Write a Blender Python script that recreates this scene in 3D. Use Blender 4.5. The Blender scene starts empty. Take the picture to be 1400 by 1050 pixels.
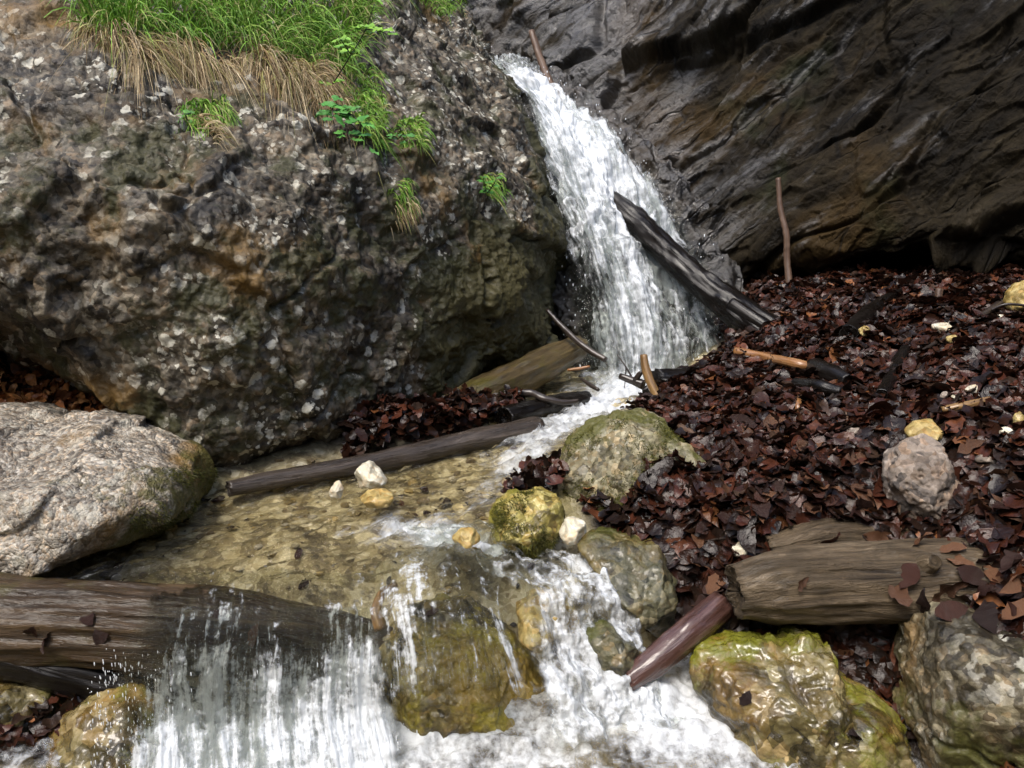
import bpy, bmesh, math
import numpy as np
from mathutils import Vector

# ------------------------------------------------------------------ camera, sky, sun, exposure
sc = bpy.context.scene
COL = sc.collection
PITCH = math.radians(12.0)
CAM = np.array([0.0, 0.0, 1.1])
FPX = 1099.0
cd = bpy.data.cameras.new('camera')
cam = bpy.data.objects.new('camera', cd)
COL.objects.link(cam)
cam.location = CAM
cam.rotation_euler = (math.radians(90) - PITCH, 0, 0)
cd.sensor_width = 36.0
cd.lens = 36.0 * FPX / 1400.0
cd.clip_start = 0.02
cd.clip_end = 300
sc.camera = cam

SUN_EL, SUN_AZ = math.radians(60), math.radians(215)   # azimuth from +Y, clockwise: behind the camera, to its left
w = bpy.data.worlds.new('World')
sc.world = w
w.use_nodes = True
wn = w.node_tree
bg = wn.nodes['Background']
sky = wn.nodes.new('ShaderNodeTexSky')
sky.sky_type = 'NISHITA'
sky.sun_disc = False
sky.sun_elevation = SUN_EL
sky.sun_rotation = SUN_AZ
sky.air_density = 1.0
sky.dust_density = 3.0
wn.links.new(sky.outputs[0], bg.inputs[0])
bg.inputs[1].default_value = 0.15
sd = bpy.data.lights.new('sun', 'SUN')
sd.energy = 1.5
sd.angle = math.radians(30)
sd.color = (1.0, 0.95, 0.87)
so = bpy.data.objects.new('sun', sd)
COL.objects.link(so)
sv = Vector((math.sin(SUN_AZ) * math.cos(SUN_EL), math.cos(SUN_AZ) * math.cos(SUN_EL), math.sin(SUN_EL)))
so.rotation_euler = sv.to_track_quat('Z', 'Y').to_euler()
so.location = (-3, -3, 8)
sc.view_settings.view_transform = 'Standard'
sc.view_settings.look = 'None'
sc.view_settings.gamma = 1.0
sc.view_settings.exposure = 1.12
sc.view_settings.use_curve_mapping = False

# ------------------------------------------------------------------ numbers and noise
rng = np.random.default_rng(7)
FW = np.array([0, math.cos(PITCH), -math.sin(PITCH)])
UP = np.array([0, math.sin(PITCH), math.cos(PITCH)])
RT = np.array([1.0, 0, 0])

def ray(px, py):
    a = (np.asarray(px, float) - 700) / FPX
    b = (525 - np.asarray(py, float)) / FPX
    return FW + a[..., None] * RT + b[..., None] * UP

def P(px, py, Y):
    d = ray(px, py)
    return CAM + d * (np.asarray(Y, float) / d[..., 1])[..., None]

def Pz(px, py, z):
    d = ray(px, py)
    return CAM + d * ((np.asarray(z, float) - CAM[2]) / d[..., 2])[..., None]

def proj(W):
    q = W - CAM
    f = q @ FW
    return 700 + FPX * (q @ RT) / f, 525 - FPX * (q @ UP) / f

_perm = np.random.default_rng(3).permutation(256)
_perm = np.concatenate([_perm, _perm, _perm])
_g = np.random.default_rng(4).normal(size=(256, 3))
_g /= np.linalg.norm(_g, axis=1)[:, None]

def _h(i, j, k):
    return _perm[_perm[_perm[i & 255] + (j & 255)] + (k & 255)]

def perlin(p):
    p = np.asarray(p, float)
    i = np.floor(p).astype(np.int64)
    f = p - i
    u = f * f * f * (f * (f * 6 - 15) + 10)
    r = 0
    for a in (0, 1):
        wa = u[..., 0] if a else 1 - u[..., 0]
        for b in (0, 1):
            wb = u[..., 1] if b else 1 - u[..., 1]
            for c in (0, 1):
                wc = u[..., 2] if c else 1 - u[..., 2]
                g = _g[_h(i[..., 0] + a, i[..., 1] + b, i[..., 2] + c)]
                r = r + wa * wb * wc * (g[..., 0] * (f[..., 0] - a) + g[..., 1] * (f[..., 1] - b) + g[..., 2] * (f[..., 2] - c))
    return r * 1.5

def fbm(p, oct=4, gain=0.5, ridge=False):
    s, a = 0, 1.0
    p = np.asarray(p, float)
    for o in range(oct):
        n = perlin(p + 17.3 * o)
        s = s + a * ((0.5 - np.abs(n)) * 2 - 0.6 if ridge else n)
        p = p * 2.03
        a *= gain
    return s

def worley(p):
    p = np.asarray(p, float)
    i = np.floor(p).astype(np.int64)
    f1 = np.full(p.shape[:-1], 9.0)
    f2 = f1.copy()
    idn = np.zeros(p.shape[:-1])
    for a in (-1, 0, 1):
        for b in (-1, 0, 1):
            for c in (-1, 0, 1):
                h = _h(i[..., 0] + a, i[..., 1] + b, i[..., 2] + c)
                h2 = _perm[h + 57]
                h3 = _perm[h2 + 31]
                q = np.stack([i[..., 0] + a + h / 256.0, i[..., 1] + b + h2 / 256.0, i[..., 2] + c + h3 / 256.0], -1)
                d = np.linalg.norm(p - q, axis=-1)
                m = d < f1
                f2 = np.where(m, f1, np.minimum(f2, d))
                f1 = np.where(m, d, f1)
                idn = np.where(m, h / 256.0, idn)
    return f1, f2, idn

def facets(p, seed=0, tilt=1.0):
    """broken rock: every cell is a tilted flat face; returns height and distance to the crack"""
    p = np.asarray(p, float)
    i = np.floor(p).astype(np.int64)
    f1 = np.full(p.shape[:-1], 9.0); f2 = f1.copy(); ht = np.zeros(p.shape[:-1])
    for a in (-1, 0, 1):
        for b in (-1, 0, 1):
            for c in (-1, 0, 1):
                h = _h(i[..., 0] + a + seed, i[..., 1] + b, i[..., 2] + c)
                h2 = _perm[h + 57]; h3 = _perm[h2 + 31]
                q = np.stack([i[..., 0] + a + h / 256.0, i[..., 1] + b + h2 / 256.0, i[..., 2] + c + h3 / 256.0], -1)
                v = p - q
                d = np.linalg.norm(v, axis=-1)
                m = d < f1
                f2 = np.where(m, f1, np.minimum(f2, d))
                f1 = np.where(m, d, f1)
                ht = np.where(m, tilt * np.sum(v * _g[h3], -1) + (h2 / 256.0 - .5), ht)
    return ht, f2 - f1

def sstep(a, b, x):
    t = np.clip((x - a) / (b - a), 0, 1)
    return t * t * (3 - 2 * t)

# ------------------------------------------------------------------ mesh helpers
def tagit(o, label=None, cat=None, group=None, kind=None):
    if label: o['label'] = label
    if cat: o['category'] = cat
    if group: o['group'] = group
    if kind: o['kind'] = kind
    return o

def mk(name, V, F, mat, origin=None, parent=None, smooth=True, fattr=None, vattr=None, cattr=None):
    V = np.asarray(V, float).reshape(-1, 3)
    F = np.asarray(F, np.int32)
    if parent is not None:
        origin = np.array(parent.location)
    elif origin is None:
        origin = np.array([V[:, 0].mean(), V[:, 1].mean(), V[:, 2].min()])
    me = bpy.data.meshes.new(name)
    n, k = F.shape
    me.vertices.add(len(V))
    me.vertices.foreach_set('co', (V - origin).astype(np.float32).ravel())
    me.loops.add(n * k)
    me.loops.foreach_set('vertex_index', F.ravel())
    me.polygons.add(n)
    me.polygons.foreach_set('loop_start', np.arange(0, n * k, k, dtype=np.int32))
    me.update(calc_edges=True)
    me.validate()
    me.polygons.foreach_set('use_smooth', np.full(len(me.polygons), smooth))
    for nm, a in (fattr or {}).items():
        at = me.attributes.new(nm, 'FLOAT', 'POINT')
        at.data.foreach_set('value', np.asarray(a, np.float32).ravel())
    for nm, a in (vattr or {}).items():
        at = me.attributes.new(nm, 'FLOAT_VECTOR', 'POINT')
        at.data.foreach_set('vector', np.asarray(a, np.float32).ravel())
    for nm, a in (cattr or {}).items():
        at = me.attributes.new(nm, 'FLOAT_COLOR', 'POINT')
        a = np.asarray(a, np.float32)
        a = np.concatenate([a, np.ones((len(a), 1), np.float32)], 1)
        at.data.foreach_set('color', a.ravel())
    me.materials.append(mat)
    o = bpy.data.objects.new(name, me)
    COL.objects.link(o)
    if parent is not None:
        o.parent = parent
    else:
        o.location = origin
    return o

def empty(name, loc):
    o = bpy.data.objects.new(name, None)
    o.empty_display_size = 0.05
    COL.objects.link(o)
    o.location = loc
    return o

def gridfaces(r, c):
    i = np.arange(r * c).reshape(r, c)
    return np.stack([i[:-1, :-1], i[1:, :-1], i[1:, 1:], i[:-1, 1:]], -1).reshape(-1, 4)

def cr(A, n, axis=0):
    """Catmull-Rom resampling of control points along an axis"""
    A = np.moveaxis(np.asarray(A, float), axis, 0)
    A = np.concatenate([2 * A[:1] - A[1:2], A, 2 * A[-1:] - A[-2:-1]], 0)
    m = A.shape[0] - 3
    t = np.linspace(0, m, n)
    i = np.minimum(t.astype(int), m - 1)
    t = (t - i).reshape((-1,) + (1,) * (A.ndim - 1))
    p0, p1, p2, p3 = A[i], A[i + 1], A[i + 2], A[i + 3]
    r = 0.5 * (2 * p1 + (p2 - p0) * t + (2 * p0 - 5 * p1 + 4 * p2 - p3) * t * t + (3 * p1 - p0 - 3 * p2 + p3) * t ** 3)
    return np.moveaxis(r, 0, axis)

def gridnormals(G):
    du = np.gradient(G, axis=0)
    dv = np.gradient(G, axis=1)
    n = np.cross(dv, du)
    return n / (np.linalg.norm(n, axis=-1)[..., None] + 1e-9)

def patch(ctrl, nr, nc):
    C = np.array(ctrl, float)
    W = P(C[..., 0], C[..., 1], C[..., 2])
    G = cr(cr(W, nr, 0), nc, 1)
    N = gridnormals(G)
    mid = G - CAM
    if np.mean(np.sum(N * mid, -1)) > 0:
        N = -N
    return G, N

# ------------------------------------------------------------------ material helpers
class NT:
    def __init__(s, name):
        s.m = bpy.data.materials.new(name)
        s.m.use_nodes = True
        s.t = s.m.node_tree
        s.t.nodes.clear()
        s.out = s.t.nodes.new('ShaderNodeOutputMaterial')
    def n(s, typ, **kw):
        nd = s.t.nodes.new('ShaderNode' + typ)
        for k, v in kw.items():
            setattr(nd, k, v)
        return nd
    def put(s, sock, v):
        if isinstance(v, bpy.types.NodeSocket):
            s.t.links.new(v, sock)
        elif isinstance(v, (tuple, list)):
            v = tuple(v)
            if sock.type == 'RGBA' and len(v) == 3: v = v + (1,)
            sock.default_value = v
        else:
            sock.default_value = v
    def coord(s):
        return s.n('TexCoord').outputs['Object']
    def attr(s, nm, out='Vector'):
        return s.n('Attribute', attribute_name=nm).outputs[out]
    def mapv(s, v, scale=(1, 1, 1), rot=(0, 0, 0), loc=(0, 0, 0)):
        m = s.n('Mapping')
        s.put(m.inputs['Vector'], v)
        m.inputs['Scale'].default_value = scale
        m.inputs['Rotation'].default_value = rot
        m.inputs['Location'].default_value = loc
        return m.outputs[0]
    def noise(s, v, scale, detail=5, rough=0.55, dist=0.0, out=0):
        m = s.n('TexNoise')
        s.put(m.inputs['Vector'], v)
        m.inputs['Scale'].default_value = scale
        m.inputs['Detail'].default_value = detail
        m.inputs['Roughness'].default_value = rough
        m.inputs['Distortion'].default_value = dist
        return m.outputs[out]
    def vor(s, v, scale, feature='F1', out='Distance', rnd=1.0):
        m = s.n('TexVoronoi', feature=feature)
        s.put(m.inputs['Vector'], v)
        m.inputs['Scale'].default_value = scale
        m.inputs['Randomness'].default_value = rnd
        return m.outputs[out]
    def math(s, op, a, b=0.0, clamp=False):
        m = s.n('Math', operation=op, use_clamp=clamp)
        s.put(m.inputs[0], a)
        s.put(m.inputs[1], b)
        return m.outputs[0]
    def step(s, v, a, b, lo=0.0, hi=1.0):
        m = s.n('MapRange', interpolation_type='SMOOTHSTEP')
        s.put(m.inputs[0], v)
        for i, x in zip((1, 2, 3, 4), (a, b, lo, hi)):
            s.put(m.inputs[i], x)
        return m.outputs[0]
    def ramp(s, v, stops, interp='LINEAR'):
        m = s.n('ValToRGB')
        m.color_ramp.interpolation = interp
        e = m.color_ramp.elements
        while len(e) < len(stops):
            e.new(0.5)
        for x, (p, c) in zip(e, stops):
            x.position = p
            x.color = tuple(c) + (1,)
        s.put(m.inputs[0], v)
        return m.outputs[0]
    def mix(s, f, a, b, mode='MIX'):
        m = s.n('Mix', data_type='RGBA', blend_type=mode)
        s.put(m.inputs[0], f)
        s.put(m.inputs[6], a)
        s.put(m.inputs[7], b)
        return m.outputs[2]
    def warp(s, v, scale, amt):
        nz = s.noise(v, scale, 3, out=1)
        a = s.n('VectorMath', operation='SUBTRACT')
        s.put(a.inputs[0], nz)
        a.inputs[1].default_value = (.5, .5, .5)
        b = s.n('VectorMath', operation='SCALE')
        s.put(b.inputs[0], a.outputs[0])
        b.inputs['Scale'].default_value = amt
        c = s.n('VectorMath', operation='ADD')
        s.put(c.inputs[0], v)
        s.put(c.inputs[1], b.outputs[0])
        return c.outputs[0]
    def bump(s, h, dist, strength=1.0, normal=None):
        m = s.n('Bump')
        s.put(m.inputs['Height'], h)
        m.inputs['Distance'].default_value = dist
        m.inputs['Strength'].default_value = strength
        if normal is not None:
            s.put(m.inputs['Normal'], normal)
        return m.outputs[0]
    def bsdf(s, color, rough=0.6, normal=None, spec=0.5, coat=0.0, coat_rough=0.1, cn=None):
        m = s.n('BsdfPrincipled')
        s.put(m.inputs['Base Color'], color)
        s.put(m.inputs['Roughness'], rough)
        s.put(m.inputs['Specular IOR Level'], spec)
        s.put(m.inputs['Coat Weight'], coat)
        s.put(m.inputs['Coat Roughness'], coat_rough)
        if normal is not None:
            s.put(m.inputs['Normal'], normal)
            s.put(m.inputs['Coat Normal'], cn if cn is not None else normal)
        return m.outputs[0]
    def done(s, sh):
        s.t.links.new(sh, s.out.inputs[0])
        return s.m

# conglomerate rock: pebbles set in a darker matrix, lichen spots, algae and ochre films
def rock_mat(name, dark, mid, light, peb=16.0, lichen=0.0, moss=0.0, ochre=0.0, rough=0.75, coat=0.0,
             mosscol=(0.035, 0.04, 0.008), ochcol=(0.25, 0.145, 0.035), bumpd=0.012, lichcol=(.60, .58, .48), grime=0.5, off=0.0, mossth=None):
    t = NT(name)
    c0 = t.mapv(t.coord(), loc=(off, off * .7, off * .3))
    c = t.warp(c0, 9, 0.05)
    v1 = t.vor(c, peb, out='Color')
    d1 = t.vor(c, peb)
    v2 = t.vor(c, peb * 2.7, out='Color')
    d2 = t.vor(c, peb * 2.7)
    sep1 = t.n('SeparateColor'); t.put(sep1.inputs[0], v1)
    sep2 = t.n('SeparateColor'); t.put(sep2.inputs[0], v2)
    big = t.noise(c0, 2.2, 6, 0.6)
    fine = t.noise(c0, 45, 6, 0.7)
    tone = t.math('ADD', t.math('MULTIPLY', sep1.outputs[0], 0.4), t.math('MULTIPLY', sep2.outputs[1], 0.42))
    tone = t.math('ADD', tone, t.math('MULTIPLY', t.math('SUBTRACT', fine, 0.5), 0.7))
    tone = t.math('ADD', tone, t.math('MULTIPLY', t.math('SUBTRACT', big, 0.5), 0.9))
    col = t.ramp(tone, [(0.05, dark), (0.42, mid), (0.85, light)])
    # cool / warm drift between pebbles
    col = t.mix(t.step(sep2.outputs[0], .55, .95, 0, .5), col, t.mix(1, col, (1.25, .95, .68), 'MULTIPLY'))
    col = t.mix(t.step(sep1.outputs[2], .6, .95, 0, .25), col, t.mix(1, col, (.86, .95, 1.15), 'MULTIPLY'))
    if grime:
        g = t.noise(t.warp(c0, 5, .2), 4.5, 7, 0.65)
        col = t.mix(t.math('MULTIPLY', t.step(g, .47, .62), grime), col, tuple(x * .45 for x in dark))
    if lichen:
        lw = t.warp(t.warp(c0, 30, 0.03), 110, 0.012)
        l1 = t.step(t.vor(lw, 19), 0.27, 0.33, 1, 0)
        l2 = t.step(t.vor(lw, 44), 0.27, 0.33, 1, 0)
        where = t.step(t.noise(c0, 2.6, 4), .47 - .14 * lichen, .56)
        where2 = t.step(t.noise(t.mapv(c0, loc=(4, 2, 1)), 3.8, 4), .48, .62)
        l = t.math('MAXIMUM', t.math('MULTIPLY', l1, where), t.math('MULTIPLY', l2, where2))
        l = t.math('MULTIPLY', l, t.step(fine, .3, .5, .35, 1))
        col = t.mix(t.math('MULTIPLY', l, min(1, lichen)), col, t.mix(fine, tuple(x * .62 for x in lichcol), lichcol))
    if ochre:
        o = t.step(t.math('ADD', t.noise(t.mapv(c0, loc=(7, 3, 9)), 3.0, 6, .6), t.math('MULTIPLY', t.attr('mask', 'Fac'), .2)), .62 - .22 * ochre, .72)
        col = t.mix(t.math('MULTIPLY', o, .88), col, t.mix(fine, ochcol, tuple(x * .45 for x in ochcol)))
    if moss:
        m = t.noise(t.mapv(c0, loc=(1, 8, 3)), 4.0, 8, .7)
        th = .66 - .22 * moss
        m = t.step(t.math('ADD', m, t.math('MULTIPLY', t.attr('mask', 'Fac'), .3)), th, th + .1)
        mf = t.noise(c0, 160, 3)
        col = t.mix(t.math('MULTIPLY', m, .9), col, t.mix(mf, tuple(x * .5 for x in mosscol), tuple(x * 1.8 for x in mosscol)))
    h = t.math('ADD', t.math('MULTIPLY', t.math('SUBTRACT', 1.0, d1), 0.55), t.math('MULTIPLY', t.math('SUBTRACT', 1.0, d2), 0.3))
    h = t.math('ADD', h, t.math('MULTIPLY', fine, .5))
    h = t.math('ADD', h, t.math('MULTIPLY', t.noise(c0, 14, 6, .65), .9))
    nrm = t.bump(h, bumpd, .9)
    wetn = t.bump(t.math('ADD', t.math('MULTIPLY', d1, -.5), t.noise(c0, 22, 3, .5)), bumpd * .55, .8)
    r = t.step(t.noise(c0, 6, 4), .35, .65, rough - .12, rough + .1)
    return t.done(t.bsdf(col, r, nrm, .35, t.math('MULTIPLY', t.step(big, .38, .55, .35, 1), coat), .07, wetn))

M = {}
M['boulder'] = rock_mat('conglomerate_rock', (.014, .0115, .0075), (.098, .083, .058), (.25, .215, .155), 22, lichen=1.0, moss=.7, ochre=.45, rough=.6, coat=.12, bumpd=.015, grime=.85, mosscol=(.03, .03, .008))
M['pale'] = rock_mat('pale_granular_rock', (.06, .05, .04), (.22, .195, .155), (.58, .53, .44), 62, lichen=.45, moss=.4, ochre=.3, rough=.65, bumpd=.01, grime=.25, mosscol=(.06, .055, .01))
M['mossy'] = rock_mat('mossy_rock', (.045, .04, .02), (.17, .15, .085), (.42, .38, .25), 26, lichen=.5, moss=.95, ochre=.3, rough=.6, coat=.1, mosscol=(.06, .06, .008), bumpd=.01, grime=.3)
M['greyb'] = rock_mat('grey_brown_rock', (.02, .016, .008), (.085, .07, .04), (.33, .29, .19), 24, lichen=.7, moss=.6, ochre=.4, rough=.55, coat=.2, mosscol=(.05, .05, .008), bumpd=.014, grime=.7, off=5)
M['yellow'] = rock_mat('yellow_mossy_rock', (.09, .07, .015), (.30, .25, .06), (.55, .48, .2), 24, moss=.7, ochre=.6, rough=.45, coat=.4, mosscol=(.13, .12, .012), ochcol=(.36, .24, .05), bumpd=.012, grime=.2)
M['wetyellow'] = rock_mat('wet_ochre_rock', (.025, .02, .008), (.125, .1, .036), (.40, .34, .18), 13, moss=.85, ochre=.6, rough=.22, coat=1.0, mosscol=(.12, .125, .012), ochcol=(.42, .22, .03), bumpd=.012, grime=.5)
M['darkmoss'] = rock_mat('dark_mossy_rock', (.02, .02, .012), (.09, .085, .045), (.26, .22, .12), 22, moss=.8, ochre=.6, rough=.4, coat=.5, mosscol=(.05, .055, .01), ochcol=(.3, .2, .03), bumpd=.012, grime=.5)
M['cenrock'] = rock_mat('wet_dark_ochre_rock', (.02, .016, .005), (.17, .13, .035), (.48, .38, .14), 26, lichen=.4, moss=.6, ochre=.8, rough=.3, coat=.8, mosscol=(.23, .19, .018), ochcol=(.42, .28, .045), bumpd=.016, grime=.85, off=3.3)
M['tan'] = rock_mat('tan_pitted_rock', (.05, .042, .035), (.21, .17, .135), (.40, .34, .28), 19, rough=.75, bumpd=.012, grime=.55, ochre=.1)
M['white'] = rock_mat('white_limestone', (.4, .36, .26), (.6, .56, .43), (.78, .74, .62), 30, ochre=.2, rough=.55, coat=.2, ochcol=(.5, .38, .15), bumpd=.006, grime=0)
M['ystone'] = rock_mat('yellow_stone', (.2, .14, .04), (.42, .32, .12), (.6, .5, .25), 26, ochre=.4, rough=.45, coat=.3, ochcol=(.4, .28, .07), bumpd=.006, grime=.1)

def cliff_mat():
    t = NT('wet_cliff_rock')
    c0 = t.attr('strata')
    cw = t.warp(c0, 1.6, .12)
    n1 = t.noise(t.mapv(cw, scale=(1.0, 8, 8)), 1.0, 7, .6, .3)
    n2 = t.noise(t.mapv(cw, scale=(6, 26, 26)), 1.0, 6, .62, .2)
    big = t.noise(c0, 1.5, 6, .6)
    fine = t.noise(c0, 60, 5, .7)
    tone = t.math('ADD', t.math('MULTIPLY', n1, .5), t.math('MULTIPLY', n2, .35))
    tone = t.math('ADD', tone, t.math('MULTIPLY', fine, .2))
    col = t.ramp(tone, [(.36, (.0015, .0013, .001)), (.5, (.0085, .0062, .003)), (.62, (.022, .0165, .008)), (.76, (.085, .07, .05))])
    col = t.mix(t.step(big, .48, .66, 0, .75), col, t.mix(n2, (.010, .006, .002), (.065, .038, .009)))
    col = t.mix(t.step(t.noise(c0, 2.3, 5), .56, .7, 0, .6), col, t.mix(fine, (.006, .009, .003), (.022, .027, .008)))
    h = t.math('ADD', t.math('MULTIPLY', n1, .35), t.math('MULTIPLY', n2, .45))
    h = t.math('ADD', h, t.math('MULTIPLY', fine, .5))
    cwk = t.warp(c0, 4, .12)
    ck = t.vor(t.mapv(cwk, scale=(1.6, 8, 8)), 1.0, feature='DISTANCE_TO_EDGE')
    ck2 = t.vor(t.mapv(cwk, scale=(5, 27, 27)), 1.0, feature='DISTANCE_TO_EDGE')
    crack = t.math('MULTIPLY', t.step(ck, 0, .05), t.step(ck2, 0, .06, .75, 1))
    cm = t.step(t.noise(c0, 3.1, 4), .45, .6)
    crack = t.math('SUBTRACT', 1.0, t.math('MULTIPLY', t.math('SUBTRACT', 1.0, crack), cm))
    h = t.math('ADD', h, t.math('MULTIPLY', crack, .3))
    nrm = t.bump(h, .022, 1.0)
    col = t.mix(t.step(crack, .0, .8, .35, 1), (.0015, .0013, .001), col)
    wet = t.step(t.math('ADD', t.noise(t.mapv(cwk, scale=(1.3, 7, 7), loc=(3, 1, 2)), 1.3, 6, .65), t.attr('wet', 'Fac')), .5, .68)
    r = t.math('SUBTRACT', .65, t.math('MULTIPLY', wet, .35))
    return t.done(t.bsdf(col, r, nrm, t.math('ADD', .12, t.math('MULTIPLY', wet, .4)), t.math('MULTIPLY', wet, 1.0), .09))
M['cliff'] = cliff_mat()

def wood_mat(name, dark, mid, light, rough=.4, coat=.3, mosscol=None, freq=1.0, bumpd=.006):
    t = NT(name)
    r = t.attr('rest')
    g = t.mapv(r, scale=(70 * freq, 70 * freq, 5 * freq))
    n1 = t.noise(g, 1.0, 8, .65, .8)
    n2 = t.noise(t.mapv(r, scale=(16, 16, 4)), 1.0, 6, .6)
    fine = t.noise(r, 120, 4, .7)
    tone = t.math('ADD', t.math('MULTIPLY', n1, .62), t.math('MULTIPLY', n2, .42))
    col = t.ramp(tone, [(.34, dark), (.54, mid), (.74, light)])
    if mosscol:
        col = t.mix(t.step(t.noise(r, 9, 6, .65), .5, .66, 0, .85), col, t.mix(fine, tuple(x * .5 for x in mosscol), mosscol))
    h = t.math('ADD', n1, t.math('MULTIPLY', n2, .6))
    h = t.math('ADD', h, t.math('MULTIPLY', fine, .15))
    return t.done(t.bsdf(col, t.step(n2, .3, .7, rough - .1, rough + .15), t.bump(h, bumpd * .8, 1.0), .3, coat, .1, t.bump(n2, bumpd * .8, 1.0)))
M['wetlog'] = wood_mat('wet_black_bark', (.002, .0016, .0012), (.006, .0045, .0035), (.012, .009, .007), .24, .0, bumpd=.004)
M['brownlog'] = wood_mat('wet_brown_wood', (.010, .006, .002), (.05, .029, .012), (.14, .09, .042), .32, .22, bumpd=.018, mosscol=(.09, .075, .02))
M['greylog'] = wood_mat('weathered_grey_wood', (.02, .014, .008), (.115, .083, .048), (.28, .22, .145), .45, .12, mosscol=(.085, .062, .035), bumpd=.022)
M['mosslog'] = wood_mat('mossy_brown_wood', (.02, .014, .006), (.085, .06, .025), (.19, .14, .06), .38, .4, mosscol=(.1, .085, .014), bumpd=.008)
M['polelog'] = wood_mat('wet_grey_pole', (.012, .009, .006), (.05, .037, .027), (.17, .14, .115), .28, .4, bumpd=.014)
M['redwood'] = wood_mat('wet_reddish_bark', (.016, .007, .005), (.07, .032, .025), (.17, .105, .09), .22, .8)
M['yellowstick'] = wood_mat('peeled_yellow_wood', (.06, .03, .012), (.25, .15, .06), (.46, .32, .16), .35, .4, bumpd=.002)
M['orangestick'] = wood_mat('peeled_orange_wood', (.07, .028, .01), (.27, .13, .05), (.46, .31, .17), .3, .5, bumpd=.002)
M['brownstick'] = wood_mat('brown_stick_bark', (.03, .018, .011), (.10, .06, .038), (.2, .14, .095), .5, .15, bumpd=.003)
M['darkstick'] = wood_mat('dark_stick_bark', (.009, .006, .005), (.03, .022, .017), (.09, .07, .055), .35, .4, bumpd=.003)

def ground_mat():
    t = NT('stream_bed_gravel')
    c0 = t.coord()
    zone = t.attr('zone', 'Fac')
    c = t.warp(c0, 10, .06)
    v = t.vor(c, 26, out='Color'); dv = t.vor(c, 26)
    v2 = t.vor(c, 70, out='Color')
    s1 = t.n('SeparateColor'); t.put(s1.inputs[0], v)
    s2 = t.n('SeparateColor'); t.put(s2.inputs[0], v2)
    fl = t.noise(t.mapv(c0, scale=(5, 13, 6), rot=(0, 0, .5)), 1.0, 6, .6, .6)
    fine = t.noise(c0, 60, 5, .7)
    tone = t.math('ADD', t.math('MULTIPLY', s1.outputs[0], .28), t.math('MULTIPLY', s2.outputs[0], .22))
    tone = t.math('ADD', tone, t.math('MULTIPLY', fl, .55))
    bed = t.ramp(tone, [(.25, (.06, .045, .02)), (.42, (.24, .19, .095)), (.56, (.42, .355, .20)), (.76, (.70, .63, .45))])
    bed = t.mix(t.step(t.noise(t.mapv(c0, scale=(8, 20, 8), rot=(0, 0, .5)), 1.0, 6, .65), .56, .64, 0, .8), bed, (.06, .042, .022))
    bed = t.mix(t.step(t.noise(t.mapv(c0, loc=(3, 3, 3)), 4, 5), .55, .7, 0, .5), bed, (.17, .15, .03))
    soil = t.mix(fine, (.006, .004, .003), (.03, .017, .011))
    col = t.mix(zone, bed, soil)
    h = t.math('ADD', t.math('MULTIPLY', t.math('SUBTRACT', 1.0, dv), .25), fine)
    return t.done(t.bsdf(col, .4, t.bump(h, .012, .8), .5, .2, .1))
M['ground'] = ground_mat()

def leaf_mat(name, rough=.32, coat=.22):
    t = NT(name)
    col = t.attr('tint', 'Color')
    r = t.attr('rest')
    n = t.noise(t.coord(), 60, 4, .6)
    col = t.mix(1.0, col, t.ramp(n, [(.3, (.55, .52, .5)), (.7, (1.25, 1.2, 1.15))]), 'MULTIPLY')
    sepr = t.n('SeparateXYZ'); t.put(sepr.inputs[0], r)
    vein = t.math('SINE', t.math('MULTIPLY', t.math('SUBTRACT', sepr.outputs[0], t.math('MULTIPLY', t.math('ABSOLUTE', sepr.outputs[1]), 1.0)), 70.0))
    n3 = t.noise(t.coord(), 130, 4, .65)
    b = t.bump(t.math('ADD', t.math('MULTIPLY', vein, .012), t.math('ADD', n, t.math('MULTIPLY', n3, .5))), .004, .6)
    p = t.bsdf(col, rough, b, .2, coat, .14)
    tr = t.n('BsdfTranslucent'); t.put(tr.inputs[0], col)
    mx = t.n('MixShader'); mx.inputs[0].default_value = .12
    t.t.links.new(p, mx.inputs[1]); t.t.links.new(tr.outputs[0], mx.inputs[2])
    return t.done(mx.outputs[0])
M['leaf'] = leaf_mat('wet_dead_leaf')
M['blade'] = leaf_mat('grass_blade', .5, .0)
M['herb'] = leaf_mat('green_herb_leaf', .42, .1)

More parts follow.
